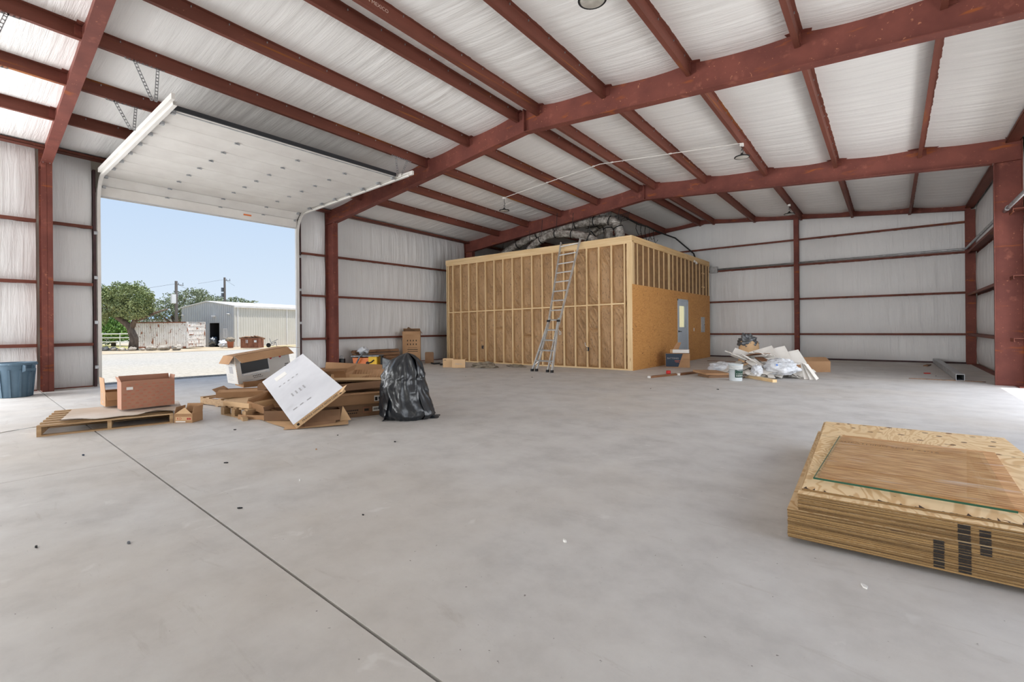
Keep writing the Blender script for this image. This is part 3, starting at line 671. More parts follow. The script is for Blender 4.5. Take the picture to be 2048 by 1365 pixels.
duct('shorter silver duct lying lower over the room roof, in front of the long one', [(-10.4, 13.7, 3.82), (-9.85, 13.6, 4.16), (-9.1, 13.5, 4.40), (-8.4, 13.5, 4.36), (-7.7, 13.6, 4.18), (-7.3, 13.7, 3.9)], .13)
duct('short upright silver duct dropping beside the bend of the long duct', [(-8.35, 15.2, 4.78), (-7.95, 15.1, 4.95), (-7.65, 14.95, 4.78), (-7.60, 14.9, 4.35), (-7.60, 14.9, 3.9)], .15)
duct('crumpled silver duct drooping to the roof left of the upright ducts', [(-7.9, 15.7, 4.85), (-8.3, 15.5, 4.75), (-8.6, 15.3, 4.45), (-8.65, 15.2, 3.95)], .14)
rc = MB()
for x in range(12): rc.box((RL + .1, RY + .5 + .58 * x, 3.62), (RX - .1, RY + .54 + .58 * x, 3.79))
for x in range(12): pass
o = rc.build('ceiling_joist', pinex, None); o.parent = rm_; o.matrix_parent_inverse = Matrix.Translation((-RX, -RY, 0)); o['kind'] = 'stuff'
cb = thing('black_cable', 'black cable sagging from the roof purlin to the back wall beside the ducts', 'cable', (-7.5, 16.2, pb(-7.5, 17)))
MB().tube([(0, 0, -.02), (.05, .9, -.1), (.0, 1.8, -.02), (.1, 2.6, -.12), (.6, 3.3, -.35), (1.2, 3.72, -1.0), (1.4, 3.73, -1.6)], .03, 8).build('jacket', black, cb)
cb = thing('black_cable', 'thin black wires hanging in loops from a purlin above the room corner', 'cable', (-7.48, 17.0, pb(-7.5, 18)))
m = MB()
for i in range(5):
    y = i * .42; m.tube([(0, y, 0), (-.05, y + .03, -.25), (.03, y + .08, -.5 - .12 * (i % 3)), (.1, y + .14, -.45)], .012, 6)
m.build('wire', black, cb)
cb = thing('black_cable', 'thin black wires running slantwise from the duct bend to the roof', 'cable', (-7.2, 14.4, 4.9))
m = MB()
for i in range(6): m.tube([(-.2 * i, 0, -.05 * i), (.35 - .1 * i, .6 + .2 * i, .22)], .012, 6)
m.build('wire', black, cb)

# lights and conduits
def highbay(x, y, z, zt, label):
    t_ = thing('high_bay_lamp', label, 'lamp', (x, y, z), group='round high bay lamps')
    MB().lathe([(0, .05), (.05, .055), (.06, .035), (.15, .015), (.155, 0), (.14, -.008), (.135, .004), (0, .004)], 28).build('housing', black, t_, True)
    MB().lathe([(0, -.012), (.12, -.01), (.135, -.002), (.135, .002), (0, .002)], 24).build('lens', lampm, t_, True)
    m = MB(); m.tube([(0, 0, .05), (0, 0, .09)], .022, 8); m.tube([(0, 0, .09), (.025, 0, .11), (.03, 0, .14), (0, 0, .16), (-.02, 0, .14)], .006, 6); m.build('hook', black, t_)
    MB().tube([(0, 0, .15), (.03, .01, .22), (-.01, .02, (zt - z) * .7), (0, 0, zt - z)], .007, 6).build('cord', black, t_)
    m = MB().box((-.035, -.035, zt - z), (.035, .035, zt - z + .06)); m.build('ceiling_box', labelw, t_)
highbay(-9.06, 11.0, 4.77, pb(-9.0, 11) - .07, 'round high bay lamp at the left end of the thin white conduit')
highbay(-2.46, 11.05, 4.86, pb(-2.46, 11) - .07, 'round high bay lamp at the right end of the thin white conduit')
highbay(-2.46, 17.2, 4.76, pb(-2.46, 17) - .07, 'round high bay lamp hanging near the middle column of the back wall')
highbay(-2.46, 4.50, 4.73, pb(-2.46, 4.5) - .07, 'round high bay lamp cut off by the top edge of the picture')
cw = thing('white_conduit', 'thin white conduit strung under the purlins between two high bay lamps', 'conduit', (-9.06, 11.02, 5.05))
m = MB(); pts = [(x, 11.02, pb(x, 11) - .012) for x in (-9.06, -7.5, XM, -4.0, -2.46)]
m.tube([Vector(p) - Vector((-9.06, 11.02, 5.05)) for p in pts], .009, 6); m.build('tube', labelw, cw)
for x in (-7.5, -6.03, -5.5, -4.0): MB().box((x + 9.06 - .03, -.02, pb(x, 11) - 5.05 - .024), (x + 9.06 + .03, .02, pb(x, 11) - 5.05)).build('clip', labelw, cw)
cp = thing('steel_conduit', 'long grey steel conduit pipe running along the back wall girt and round the corner', 'conduit', (-5.5, 19.9, 3.49))
MB().tube([(.14, 0, 0), (7.20, 0, .03), (7.29, -.04, .03), (7.33, -.12, .03), (7.33, -6.6, .03)], .033, 10).build('pipe', galv, cp, True)
for x in (2.8, 5.6): MB().tube([(x, 0, .01), (x + .06, 0, .01)], .042, 10).build('coupling', galv, cp)
MB().box((-.16, -.06, -.12), (.14, .07, .12)).build('junction_box', galv, cp)
cp = thing('steel_conduit', 'short grey steel conduit ending beside the big column at the right edge', 'conduit', (1.80, 13.2, 3.46))
MB().tube([(0, .25, 0), (0, -5.6, 0)], .033, 10).build('pipe', galv, cp, True); MB().tube([(0, .0, 0), (0, -.08, 0)], .042, 10).build('coupling', galv, cp)

# ladder leaning on the room
ld = thing('extension_ladder', 'aluminium folding ladder leaning against the insulated stud wall', 'ladder', (-7.53, 10.75, 0))
O = Vector((-7.53, 10.75, 0)); V3 = lambda *p: Vector(p) - O
rails = dict(outer=[((-7.89, 10.76, .0), (-7.675, 11.30, 1.42)), ((-7.18, 10.70, .0), (-7.345, 11.30, 1.42))], inner=[((-7.79, 10.83, 0), (-7.67, 11.36, 1.5)), ((-7.36, 10.75, 0), (-7.36, 11.34, 1.5))], upper=[((-7.69, 11.29, 1.30), (-7.92, 12.375, 3.86)), ((-7.335, 11.29, 1.30), (-7.235, 12.375, 3.90))])
for kx, w in (('outer', .055), ('inner', .045), ('upper', .05)):
    for a, b2 in rails[kx]: MB().beam(V3(*a), V3(*b2), .03, w * 1.3, (0, -1, .4)).build('rail', alu, ld)
for a in (rails['outer'][0][0], rails['outer'][1][0], rails['inner'][0][0], rails['inner'][1][0]): MB().box(V3(a[0] - .03, a[1] - .04, 0), V3(a[0] + .03, a[1] + .04, .07)).build('foot', black, ld)
lerp = lambda a, b2, u: Vector(a) + (Vector(b2) - Vector(a)) * u
for i in range(13):
    z = .30 + .287 * i
    if z < 1.35: a, b2 = [lerp(*s_, z / 1.42) for s_ in rails['outer']]
    else: a, b2 = [lerp(*s_, (z - 1.30) / 2.58) for s_ in rails['upper']]
    MB().beam(a - O, b2 - O, .06, .03, (0, -.3, 1)).build('rung', alu, ld)
for a in ((-7.68, 11.28, 1.42), (-7.34, 11.28, 1.42)): MB().lathe([(0, -.03), (.05, -.03), (.05, .03), (0, .03)], 12, V3(*a)).build('hinge_lock', black, ld)
for s_ in (0, 1):
    a = rails['outer'][s_]; x = .02 if s_ == 0 else -.02
    MB().beam(lerp(*a, .12) - O, Vector((lerp(*a, .2).x + (.12 if s_ == 0 else -.12), lerp(*a, .2).y, .29)) - O, .02, .01, (0, -1, 0)).build('brace', alu, ld)
#PART3
# ------------------------------------------------------------------ builders for cartons and pallets
TH = .006
def carton(name, label, cat, loc, rot, size, mat, flaps=None, open_top=True, group=None, fmat=None):
    """carton with its bottom centre at the origin; flaps: side -> (degrees above level, outward; length)"""
    t_ = thing(name, label, cat, loc, rot, group); l, w, h = size; m = MB()
    if open_top:
        m.box((-l / 2, -w / 2, 0), (l / 2, w / 2, TH))
        m.box((-l / 2, -w / 2, TH), (-l / 2 + TH, w / 2, h)); m.box((l / 2 - TH, -w / 2, TH), (l / 2, w / 2, h))
        m.box((-l / 2 + TH, -w / 2, TH), (l / 2 - TH, -w / 2 + TH, h)); m.box((-l / 2 + TH, w / 2 - TH, TH), (l / 2 - TH, w / 2, h))
    else: m.box((-l / 2, -w / 2, 0), (l / 2, w / 2, h)); m.box((-l / 2, -.025, h), (l / 2, .025, h + .001))
    m.build('body', mat, t_)
    for s_, (a, ln) in (flaps or {}).items():
        ax, sg = s_[0], (1 if s_[1] == '+' else -1); c_, n_ = math.cos(R(a)), math.sin(R(a)); m = MB()
        if ax == 'x':
            p = [(l / 2 * sg, -w / 2 + .004, h), (l / 2 * sg, w / 2 - .004, h), (l / 2 * sg + c_ * ln * sg, w / 2 - .015, h + n_ * ln), (l / 2 * sg + c_ * ln * sg, -w / 2 + .015, h + n_ * ln)]; d = (-n_ * .005 * sg, 0, c_ * .005)
        else:
            p = [(-l / 2 + .004, w / 2 * sg, h), (l / 2 - .004, w / 2 * sg, h), (l / 2 - .015, w / 2 * sg + c_ * ln * sg, h + n_ * ln), (-l / 2 + .015, w / 2 * sg + c_ * ln * sg, h + n_ * ln)]; d = (0, -n_ * .005 * sg, c_ * .005)
        m.prism(p, d).build('flap', fmat or mat, t_)
    return t_
def flat(parent, name, mat, rect, org, xd, yd):
    """thin printed rectangle (x0,y0,x1,y1) on a plane"""
    m = face(org, xd, yd); o = MB().box((rect[0], rect[1], 0), (rect[2], rect[3], .0012)).build(name, mat, parent); o.matrix_local = m; return o
def marks(parent, mat, org, xd, yd, rows, name='print'):
    """small print: rows of (x, y, width, height)"""
    m = MB()
    for x, y, w, h in rows: m.box((x, y, 0), (x + w, y + h, .001))
    o = m.build(name, mat, parent); o.matrix_local = face(org, xd, yd); o['kind'] = 'stuff'; return o
def pallet(label, loc, rot, L, Wd, n, mat=palw, blocks=False, skip=()):
    t_ = thing('wooden_pallet', label, 'pallet', loc, rot)
    for x_ in (0, .5, 1):
        y = -Wd / 2 + .02 + (Wd - .04) * x_
        if blocks:
            for q in (0, .5, 1): MB().box((-L / 2 + (L - .1) * q, y - .045, .018), (-L / 2 + (L - .1) * q + .1, y + .045, .11)).build('block', palw, t_)
            MB().box((-L / 2, y - .045, 0), (L / 2, y + .045, .017)).build('bottom_board', mat, t_)
        else: MB().box((-L / 2, y - .02, .016), (L / 2, y + .02, .112)).build('stringer', mat, t_)
    bw = .088
    for i in range(n):
        x = -L / 2 + (L - bw) * i / (n - 1)
        if i not in skip: MB().box((x, -Wd / 2, .113), (x + bw, Wd / 2, .13 + .003 * rnd.random())).build('deck_board', mat, t_)
    if not blocks:
        for q in (0, .5, 1): MB().box((-L / 2 + (L - bw) * q, -Wd / 2, 0), (-L / 2 + (L - bw) * q + bw, Wd / 2, .015)).build('bottom_board', mat, t_)
    return t_

# ------------------------------------------------------------------ left: bin, pallet with boxes
t_ = thing('trash_can', 'blue-grey round plastic trash can beside the nearest red column', 'bin', (-13.02, 1.10, 0))
MB().lathe([(0, .0), (.225, 0), (.235, .01), (.285, .60), (.292, .61), (.288, .0 + .60), (.228, .02), (0, .02)], 40).build('body', bluecan, t_, True)
MB().lathe([(.285, .60), (.315, .60), (.32, .63), (.30, .655), (.283, .64), (.285, .60)], 40).build('rim', bluecan, t_, True)
for a in (30, 210):
    m = MB(); c_, s_ = math.cos(R(a)), math.sin(R(a)); rd, tg = Vector((c_, s_, 0)), Vector((-s_, c_, 0))
    for q in (-.085, .065): m.prism([rd * .285 + tg * q + Vector((0, 0, .47)), rd * .365 + tg * q + Vector((0, 0, .50)), rd * .365 + tg * q + Vector((0, 0, .60)), rd * .30 + tg * q + Vector((0, 0, .62))], tg * .02)
    m.prism([rd * .345 + tg * -.085 + Vector((0, 0, .50)), rd * .37 + tg * -.085 + Vector((0, 0, .50)), rd * .37 + tg * -.085 + Vector((0, 0, .545)), rd * .345 + tg * -.085 + Vector((0, 0, .545))], tg * .17)
    m.build('handle', bluecan, t_)
for a in range(-80, 280, 30):
    c_, s_ = math.cos(R(a)), math.sin(R(a)); rd, tg = Vector((c_, s_, 0)), Vector((-s_, c_, 0))
    MB().prism([rd * .232 - tg * .012 + Vector((0, 0, .012)), rd * .252 - tg * .012 + Vector((0, 0, .012)), rd * .296 - tg * .018 + Vector((0, 0, .52)), rd * .278 - tg * .018 + Vector((0, 0, .52))], tg * .03).build('rib', bluecan, t_)

pal = pallet('wide wooden pallet under a sheet of cardboard, left of the driveway opening', (-8.27, 1.62, 0), (0, 0, R(-14)), 1.34, 1.30, 7)
t_ = thing('cardboard_sheet', 'large pale cardboard sheet with torn curling edge lying on the wide pallet', 'cardboard', (-8.24, 1.68, .134), (0, 0, R(-14)))
def cs(u, v):
    x, y = -.60 + 1.22 * u, -.53 + 1.22 * v
    x += .02 * math.sin(v * 23) * (u > .93)
    return (x, y, .006 + .010 * (1 + noise.noise(Vector((x * 3, y * 3, 1)))) * (u * .9 + .1) + .028 * max(0, u - .9) * 10 * max(0, math.sin(v * 9 + 1)))
g_ = MB().grid(cs, 30, 30); n0 = len(g_.v); g_.grid(lambda u, v: tuple(Vector(cs(u, v)) - Vector((0, 0, .005))), 30, 30); g_.build('sheet', card('pale_printed_sheet', S(212, 202, 192), S(190, 172, 154)), t_)
t_ = carton('printed_box', 'red-brown open carton with rows of red printed marks standing on the wide pallet', 'box', (-8.17, 1.97, .17), (0, 0, R(88.5)), (.60, .24, .37), cardr, {'x+': (80, .06), 'x-': (70, .07), 'y-': (89, .012), 'y+': (86, .07)})
ring = []
for i in range(13):
    for j in range(8):
        if (i + j) % 2: continue
        x, z = -.27 + .045 * i + .01 * rnd.random(), .035 + .042 * j
        ring += [(x - .016, z - .009, .034, .003), (x - .018, z - .006, .004, .010), (x + .016, z - .006, .004, .010), (x - .012, z + .006, .026, .003), (x - .008, z - .001, .018, .003)]
marks(t_, inkr, (0, -.1202, 0), (1, 0, 0), (0, 0, 1), ring)
flat(t_, 'paper_label', labelw, (-.245, .262, -.175, .30), (0, -.1205, 0), (1, 0, 0), (0, 0, 1))
t_ = carton('open_box', 'small brown box with one raised flap behind the red-printed carton', 'box', (-8.78, 1.78, .17), (0, 0, R(88)), (.34, .36, .20), cardb, {'x-': (86, .2), 'y-': (-60, .13), 'y+': (-50, .12), 'x+': (60, .1)})
text('hand_lettering', 'E', .10, face((-.1705, .05, .13), (0, -1, 0), (0, 0, 1)), inkg, t_)
marks(t_, inkg, (-.1705, .02, .0), (0, -1, 0), (0, 0, 1), [(-.05, .06, .012, .05), (-.02, .045, .08, .01), (.05, .03, .01, .05)])
t_ = carton('open_box', 'small open carton with red lettering lying at the pallet corner on the floor', 'box', (-7.42, 2.25, 0.002), (0, 0, R(40)), (.24, .22, .12), cardb, {'x+': (80, .09), 'x-': (100, .09), 'y-': (178, .02), 'y+': (70, .11)})
m = MB().prism([(-.11, -.111, .12), (.11, -.111, .12), (.0, -.08, .20)], (0, .004, 0)); m.build('flap', cardl, t_)
flat(t_, 'paper_label', cardl, (-.10, .03, .11, .08), (0, -.1104, 0), (1, 0, 0), (0, 0, 1))
text('lettering', 'KD', .045, face((-.05, -.112, .055), (1, 0, 0), (0, 0, 1)), inkred, t_)
marks(t_, inkred, (0, -.112, 0), (1, 0, 0), (0, 0, 1), [(.05, .04, .016, .026), (.07, .04, .01, .026), (.084, .04, .016, .026)])
marks(t_, labelw, (0, -.1106, 0), (1, 0, 0), (0, 0, 1), [(-.10, .008, .13, .014)])
for lb_, pts in (('thin grey strapping curled on the floor nearest the left edge', [(-8.4, .55, .01), (-8.48, .72, .012), (-8.42, .85, .03), (-8.56, .95, .01), (-8.5, 1.1, .012), (-8.62, 1.16, .01)]), ('thin grey strapping curled on the floor beside the far corner of the wide pallet', [(-9.5, 1.2, .01), (-9.32, 1.25, .012), (-9.4, 1.42, .025), (-9.28, 1.5, .012), (-9.36, 1.62, .01), (-9.2, 1.7, .01)])):
    t_ = thing('strapping', lb_, 'strap', pts[0]); MB().tube([Vector(p) - Vector(pts[0]) for p in pts], .005, 6).build('band', galv, t_)

# ------------------------------------------------------------------ middle: the cardboard pile
pallet('wooden pallet with gaps between boards under the far left of the cardboard pile', (-8.55, 3.48, 0), (0, 0, R(8)), 1.0, 1.05, 6, skip=(2,))
pallet('small block pallet carrying a flat carton at the front of the cardboard pile', (-7.30, 3.14, 0), (0, 0, R(4)), .72, .74, 5, blocks=True)
carton('flat_box', 'thick flat closed carton lying on the small block pallet', 'box', (-7.34, 3.12, .134), (0, 0, R(10)), (.62, .68, .07), cardl, open_top=False)
carton('tray_box', 'long shallow open carton under the far left end of the pile', 'box', (-8.42, 3.50, .134), (0, 0, R(52)), (.95, .55, .09), cardb, {'y-': (160, .1), 'x-': (40, .08)})
carton('flat_box', 'brown closed carton under the box picturing a microwave oven', 'box', (-9.06, 3.96, .228), (R(4), 0, R(90)), (.86, .36, .10), cardb, open_top=False)
# box with a picture of a microwave oven
t_ = carton('microwave_box', 'grey-white carton picturing a microwave oven, top flaps spread, on the pile', 'box', (-9.14, 3.93, .345), (R(0), R(-8), R(90)), (.95, .46, .50), cardg, {'y-': (-26, .26), 'y+': (178.5, .452), 'x-': (-52, .16), 'x+': (-14, .24)}, fmat=cardb)
fo = (0, -.2304, 0)
flat(t_, 'oven_picture_frame', galv, (-.40, .12, .08, .44), fo, (1, 0, 0), (0, 0, 1)); flat(t_, 'oven_picture_window', darkst, (-.395, .17, .075, .37), (0, -.2318, 0), (1, 0, 0), (0, 0, 1))
flat(t_, 'oven_picture_handle', whitep, (-.37, .14, .06, .155), (0, -.2318, 0), (1, 0, 0), (0, 0, 1))
m = MB()
for x in (.13, .30): m.lathe([(0, 0), (.022, 0)], 14, (x, .355, .0008)); 
o = m.build('round_emblem', inkred, t_); o.matrix_local = face(fo, (1, 0, 0), (0, 0, 1))
marks(t_, inkg, fo, (1, 0, 0), (0, 0, 1), [(.165, .36, .06, .008), (.165, .345, .05, .006), (.335, .37, .08, .006), (.335, .352, .07, .006)] + [(-.40 + .02 * i, .03, .015, .008) for i in range(9)])
marks(t_, ink, fo, (1, 0, 0), (0, 0, 1), [(-.22 + .03 * i, .085, .016, .016) for i in range(5)] + [(-.21 + .028 * i, .055, .018, .010) for i in range(6)] + [(.37, .19, .07, .014), (.36, .16, .08, .014)])
eo = (-.4754, 0, 0)
marks(t_, inkg, eo, (0, -1, 0), (0, 0, 1), [(-.08, .18, .16, .13), (-.19, .33, .3, .008), (-.19, .15, .25, .006), (-.19, .12, .28, .006), (-.19, .09, .2, .006), (-.19, .06, .26, .006), (-.12, .38, .04, .06), (-.03, .38, .04, .06), (.06, .38, .04, .06)])
for i in range(12): pass
m = MB()
for i in range(14): m.box((-.478, -.232, .03 + .033 * i), (-.468 - .004 * (i % 3), -.222 + .006 * (i % 2), .045 + .033 * i))
m.build('torn_edge', cardl, t_)

carton('tray_box', 'open brown tray propped askew at the left front of the white slab', 'box', (-6.88, 3.20, .10), (R(10), R(14), R(24)), (.62, .50, .11), cardb, {'x-': (85, .03)})
carton('tray_box', 'dark open tray wedged behind the propped brown tray', 'box', (-7.55, 3.72, .134), (0, R(6), R(35)), (.72, .4, .11), cardd, {'y+': (75, .06)})
carton('tray_box', 'dark narrow open carton lying on the shallow one, left of the white slab', 'box', (-7.78, 3.66, .27), (R(4), 0, R(40)), (.62, .26, .08), cardd, {'y-': (140, .05)})
carton('flat_box', 'low brown tray lying on the floor in front of the block pallet', 'box', (-6.83, 2.93, 0.002), (0, 0, R(30)), (.55, .18, .06), cardb, {'y+': (40, .05)})
t_ = thing('wood_offcut', 'short pale wood offcut on the floor in front of the block pallet', 'wood', (-6.97, 2.76, 0), (0, 0, R(-12))); MB().box((-.17, -.03, 0), (.17, .03, .045)).build('block', palw, t_)
carton('flat_box', 'dark crumpled carton poking out left below the white slab', 'box', (-6.50, 3.10, .012), (0, 0, R(40)), (.40, .30, .13), cardd, {'x-': (70, .05)})
t_ = thing('cardboard_sheet', 'thin flat cardboard strip on the floor below the left edge of white slab', 'cardboard', (-6.25, 2.98, .0), (0, 0, R(-4))); MB().grid(lambda u, v: (-.55 + 1.0 * u, -.14 + .28 * v, .008 + .004 * math.sin(u * 9)), 8, 3).build('sheet', cardl, t_)
t_ = thing('cardboard_sheet', 'torn flat cardboard piece on the floor under the right corner of white slab', 'cardboard', (-5.72, 3.12, .0), (0, 0, R(58))); MB().grid(lambda u, v: (-.35 + .75 * u, -.14 + .3 * v, .008 + .012 * u * u), 8, 3).build('sheet', cardl, t_)
t_ = carton('open_box', 'dark open box on its side with a pale triangular flap, right below the slab', 'box', (-5.98, 3.36, .02), (R(0), R(0), R(66)), (.42, .44, .15), cardd, {'y-': (-50, .16)})
MB().prism([(.20, -.24, .0), (.34, -.245, -.0), (.24, -.23, .19)], (-.005, .004, 0)).build('flap', cardl, t_)
MB().prism([(-.20, -.23, .14), (.2, -.23, .15), (.12, -.36, -.015), (-.24, -.36, -.015)], (0, .004, .004)).build('side_panel', cardd, t_)
t_ = carton('flat_box', 'long closed carton with printed text and white label, lowest beside the black bag', 'box', (-6.13, 3.92, .0), (0, 0, R(70.7)), (1.12, .66, .165), cardd, {'y-': (8, .03)}, open_top=False)
bo = (0, -.3304, 0)
flat(t_, 'paper_label', labelw, (.20, .06, .33, .125), bo, (1, 0, 0), (0, 0, 1))
marks(t_, ink, bo, (1, 0, 0), (0, 0, 1), [(-.20 + .026 * i, .085, .018, .02) for i in range(8)] + [(-.19 + .026 * i, .05, .018, .015) for i in range(7)] + [(.085, .075, .06, .03)])
marks(t_, ink, (0, -.3318, 0), (1, 0, 0), (0, 0, 1), [(.215 + .016 * i, .078, .009, .03) for i in range(6)])
marks(t_, inkr, bo, (1, 0, 0), (0, 0, 1), [(.07, .055, .1, .004), (.07, .12, .1, .004), (.07, .055, .004, .065), (.17, .055, .004, .069)])
t_ = carton('flat_box', 'long closed carton with white end label, second from floor beside the black bag', 'box', (-6.16, 3.92, .168), (0, 0, R(67)), (1.08, .66, .15), cardb, {'y-': (-20, .02)}, open_top=False)
flat(t_, 'paper_label', labelw, (.26, .03, .36, .11), bo, (1, 0, 0), (0, 0, 1)); marks(t_, ink, (0, -.3318, 0), (1, 0, 0), (0, 0, 1), [(.27, .04, .035, .05), (.32, .055, .015, .035), (.34, .04, .01, .02)])
carton('tray_box', 'dark open carton lying on the stacked cartons beside the black bag', 'box', (-6.33, 4.06, .322), (0, R(-2), R(64)), (.92, .52, .12), cardd, {'y-': (-32, .16), 'x-': (30, .12), 'x+': (50, .08)})
carton('tray_box', 'pale shallow open tray on top of the dark carton, next to the black bag', 'box', (-6.40, 4.20, .448), (R(3), R(2), R(58)), (.80, .40, .06), cardl, {'y-': (-12, .10), 'x+': (20, .08)})
t_ = thing('corrugated_sheet', 'ribbed corrugated cardboard sheet leaning on the pale tray', 'cardboard', (-6.50, 4.45, .52), (R(40), 0, R(40)))
MB().grid(lambda u, v: (-.30 + .62 * u, -.09 + .18 * v, .004 * math.sin(u * 6.28 * 14)), 70, 2).build('sheet', cardb, t_)
carton('open_box', 'small open box standing end-on at the top of the pile behind the slab', 'box', (-6.90, 4.10, .40), (R(6), R(-3), R(30)), (.56, .30, .15), cardb, {'y-': (70, .05), 'x+': (60, .10), 'y+': (80, .03)})
carton('flat_box', 'closed brown carton at the back of the pile, mostly hidden behind the white slab', 'box', (-7.25, 4.52, .0), (0, 0, R(38)), (1.15, .62, .385), cardb, open_top=False)
carton('tray_box', 'large open tray with a tall back wall on the rear carton of the pile', 'box', (-7.22, 4.55, .39), (0, R(3), R(38)), (1.02, .46, .10), cardb, {'y+': (88, .14), 'x-': (70, .04)})
# white slab-like carton leaning over the pile
B_, L_, R_ = Vector((-5.72, 2.84, .062)), Vector((-7.62, 3.30, .42)), Vector((-5.50, 3.36, .46))
u_ = (L_ - B_).normalized(); w_ = (R_ - B_); w_ = (w_ - u_ * w_.dot(u_)).normalized(); n_ = w_.cross(u_).normalized()
if n_.z < 0: n_ = -n_
t_ = thing('slab_carton', 'big flat white carton with printed brown edge tilted over the cardboard pile', 'box', B_)
lu, lw, th = 2.0, .72, .07
q = lambda a, b2, c_: u_ * a + w_ * b2 + n_ * c_
m = MB(); m.add([q(0, 0, -.001), q(lu, 0, -.001), q(lu, lw, -.001), q(0, lw, -.001), q(0, 0, -th), q(lu, 0, -th), q(lu, lw, -th), q(0, lw, -th)], [(0, 1, 5, 4), (1, 2, 6, 5), (2, 3, 7, 6), (3, 0, 4, 7), (4, 5, 6, 7)]); m.build('edge_and_back', cardl, t_)
m = MB(); m.add([q(0, 0, -.001), q(lu, 0, -.001), q(lu, lw, -.001), q(0, lw, -.001), q(.004, .004, .002), q(lu - .004, .004, .002), q(lu - .004, lw - .004, .002), q(.004, lw - .004, .002)], [(4, 5, 6, 7), (0, 1, 5, 4), (1, 2, 6, 5), (2, 3, 7, 6), (3, 0, 4, 7)]); m.build('white_face', cardw, t_)
text('edge_lettering', 'FRAGILE HANDLE WITH CARE', .038, face(q(-.0012, .36, -th / 2), w_, n_), ink, t_)
marks(t_, ink, q(-.0012, 0, -th), w_, n_, [(.03, .02, .03, .03), (.64, .02, .03, .03)])
marks(t_, inkg, q(0, 0, .0035), w_, u_ * 1, [(.20 + .06 * i, .75, .02, .12) for i in range(4)] + [(.14 + .07 * i, 1.35, .03, .03) for i in range(5)] + [(.1, .35, .06, .03), (.2, .35, .05, .03), (.3, .34, .06, .03)])
flat(t_, 'paper_label', labelw, (.16, 1.62, .34, 1.78), q(0, 0, .0035), w_, u_)
m = MB().prism([q(0, lw - .1, -th * .5), q(.0, lw, -.0), q(-.04, lw + .05, .01), q(-.05, lw - .04, -.02)], n_ * .005); m.build('torn_flap', cardl, t_)

# black rubbish bag
t_ = thing('rubbish_bag', 'full black plastic rubbish bag slumped beside the cardboard pile', 'bag', (-5.20, 4.22, 0))
def bagf(u, v):
    a = u * 2 * math.pi; z = v
    prof = [(0, .27), (.06, .33), (.25, .325), (.5, .30), (.66, .265), (.80, .215), (.90, .16), (.96, .09), (1, .0)]
    for (z0, r0), (z1, r1) in zip(prof[:-1], prof[1:]):
        if z0 <= z <= z1: r = r0 + (r1 - r0) * (z - z0) / (z1 - z0); break
    d = Vector((math.cos(a), math.sin(a), 0)); rt = Vector((.781, .625, 0)); 
    sq = 1 + .16 * max(0, .25 - z) * 4 * abs(d.dot(rt)) ** 6
    fold = .030 * noise.noise(Vector((math.cos(a) * 2.2, math.sin(a) * 2.2, z * 3.2))) + .022 * (1 - abs(noise.noise(Vector((math.cos(a) * 3.5 + 5, math.sin(a) * 3.5, z * 4.5 + a)))) * 3) + .014 * math.sin(9 * a + 5 * math.sin(z * 6)) * (z > .6)
    rr = r * sq + fold * min(1, r * 6)
    return tuple(d * rr + rt * (-.02 - .06 * math.sin(z * 3)) + Vector((0, 0, .90 * z + (.012 if z <= 0 else 0) - .012 * (z <= 0))))
MB().grid(bagf, 90, 60).build('bag', bagm, t_, True)
m = MB(); rt = Vector((.781, .625, 0)); fw_ = Vector((.625, -.781, 0))
m.grid(lambda u, v: tuple(rt * (.26 + .14 * u) + fw_ * (.10 - .22 * v - .02 * math.sin(v * 9)) + Vector((0, 0, .004 + .14 * (1 - u) ** 2 * (1 - abs(2 * v - 1)) + .01 * math.sin(v * 14)))), 8, 12)
m.grid(lambda u, v: tuple(rt * (-.22 - .09 * u) + fw_ * (.30 - .22 * v * (1 - .3 * u)) + Vector((0, 0, .004 + .30 * (1 - u) ** 2 * (1 - .7 * v) + .008 * math.sin(v * 14)))), 8, 12)
m.build('bag_corner', bagm, t_, True)

# ------------------------------------------------------------------ along the left wall: saw, timbers, boxes
A = R(38.66)
t_ = thing('table_saw', 'orange and yellow table saw on the floor in front of rough timbers', 'saw', (-12.95, 8.95, 0), (0, 0, A))
m = MB(); m.prism([(-.46, -.25, .10), (.0, -.25, .10), (.0, -.25, .33), (-.50, -.25, .33)], (0, .5, 0)); m.build('body', orange, t_)
m = MB(); m.box((.002, -.25, .06), (.26, .25, .36)); m.build('side_cover', yellow, t_)
m = MB(); m.lathe([(0, 0), (.055, 0)], 14, (0, 0, 0)); o = m.build('hand_wheel', black, t_); o.matrix_local = face((-.02, -.262, .16), (1, 0, 0), (0, 0, 1))
MB().tube([(-.02, -.27, .16), (.10, -.275, .19), (.18, -.27, .26)], .02, 8).build('crank_handle', black, t_)
MB().box((-.52, -.32, .37), (.34, .32, .40)).build('table_top', toolgrey, t_); MB().box((-.2, -.30, .40), (-.16, .30, .44)).build('rip_fence', galv, t_)
for x in (-.42, .22):
    for y in (-.22, .22): MB().box((x - .025, y - .025, 0), (x + .025, y + .025, .10)).build('leg', black, t_)
def crumple(t_, name, mat, c, r, seed, n=20, k2=.45):
    c = Vector(c)
    def f(u, v):
        a, b2 = u * 2 * math.pi, (v - .5) * math.pi
        d = Vector((math.cos(a) * math.cos(b2), math.sin(a) * math.cos(b2), math.sin(b2)))
        s_ = 1 + k2 * noise.noise(d * 2.1 + Vector((seed, 0, 0))) + k2 * .6 * noise.noise(d * 5 + Vector((0, seed, 0)))
        p = c + Vector((d.x * r[0], d.y * r[1], d.z * r[2])) * s_
        return (p.x, p.y, max(.004, p.z))
    return MB().grid(f, n + 8, n).build(name, mat, t_, True)
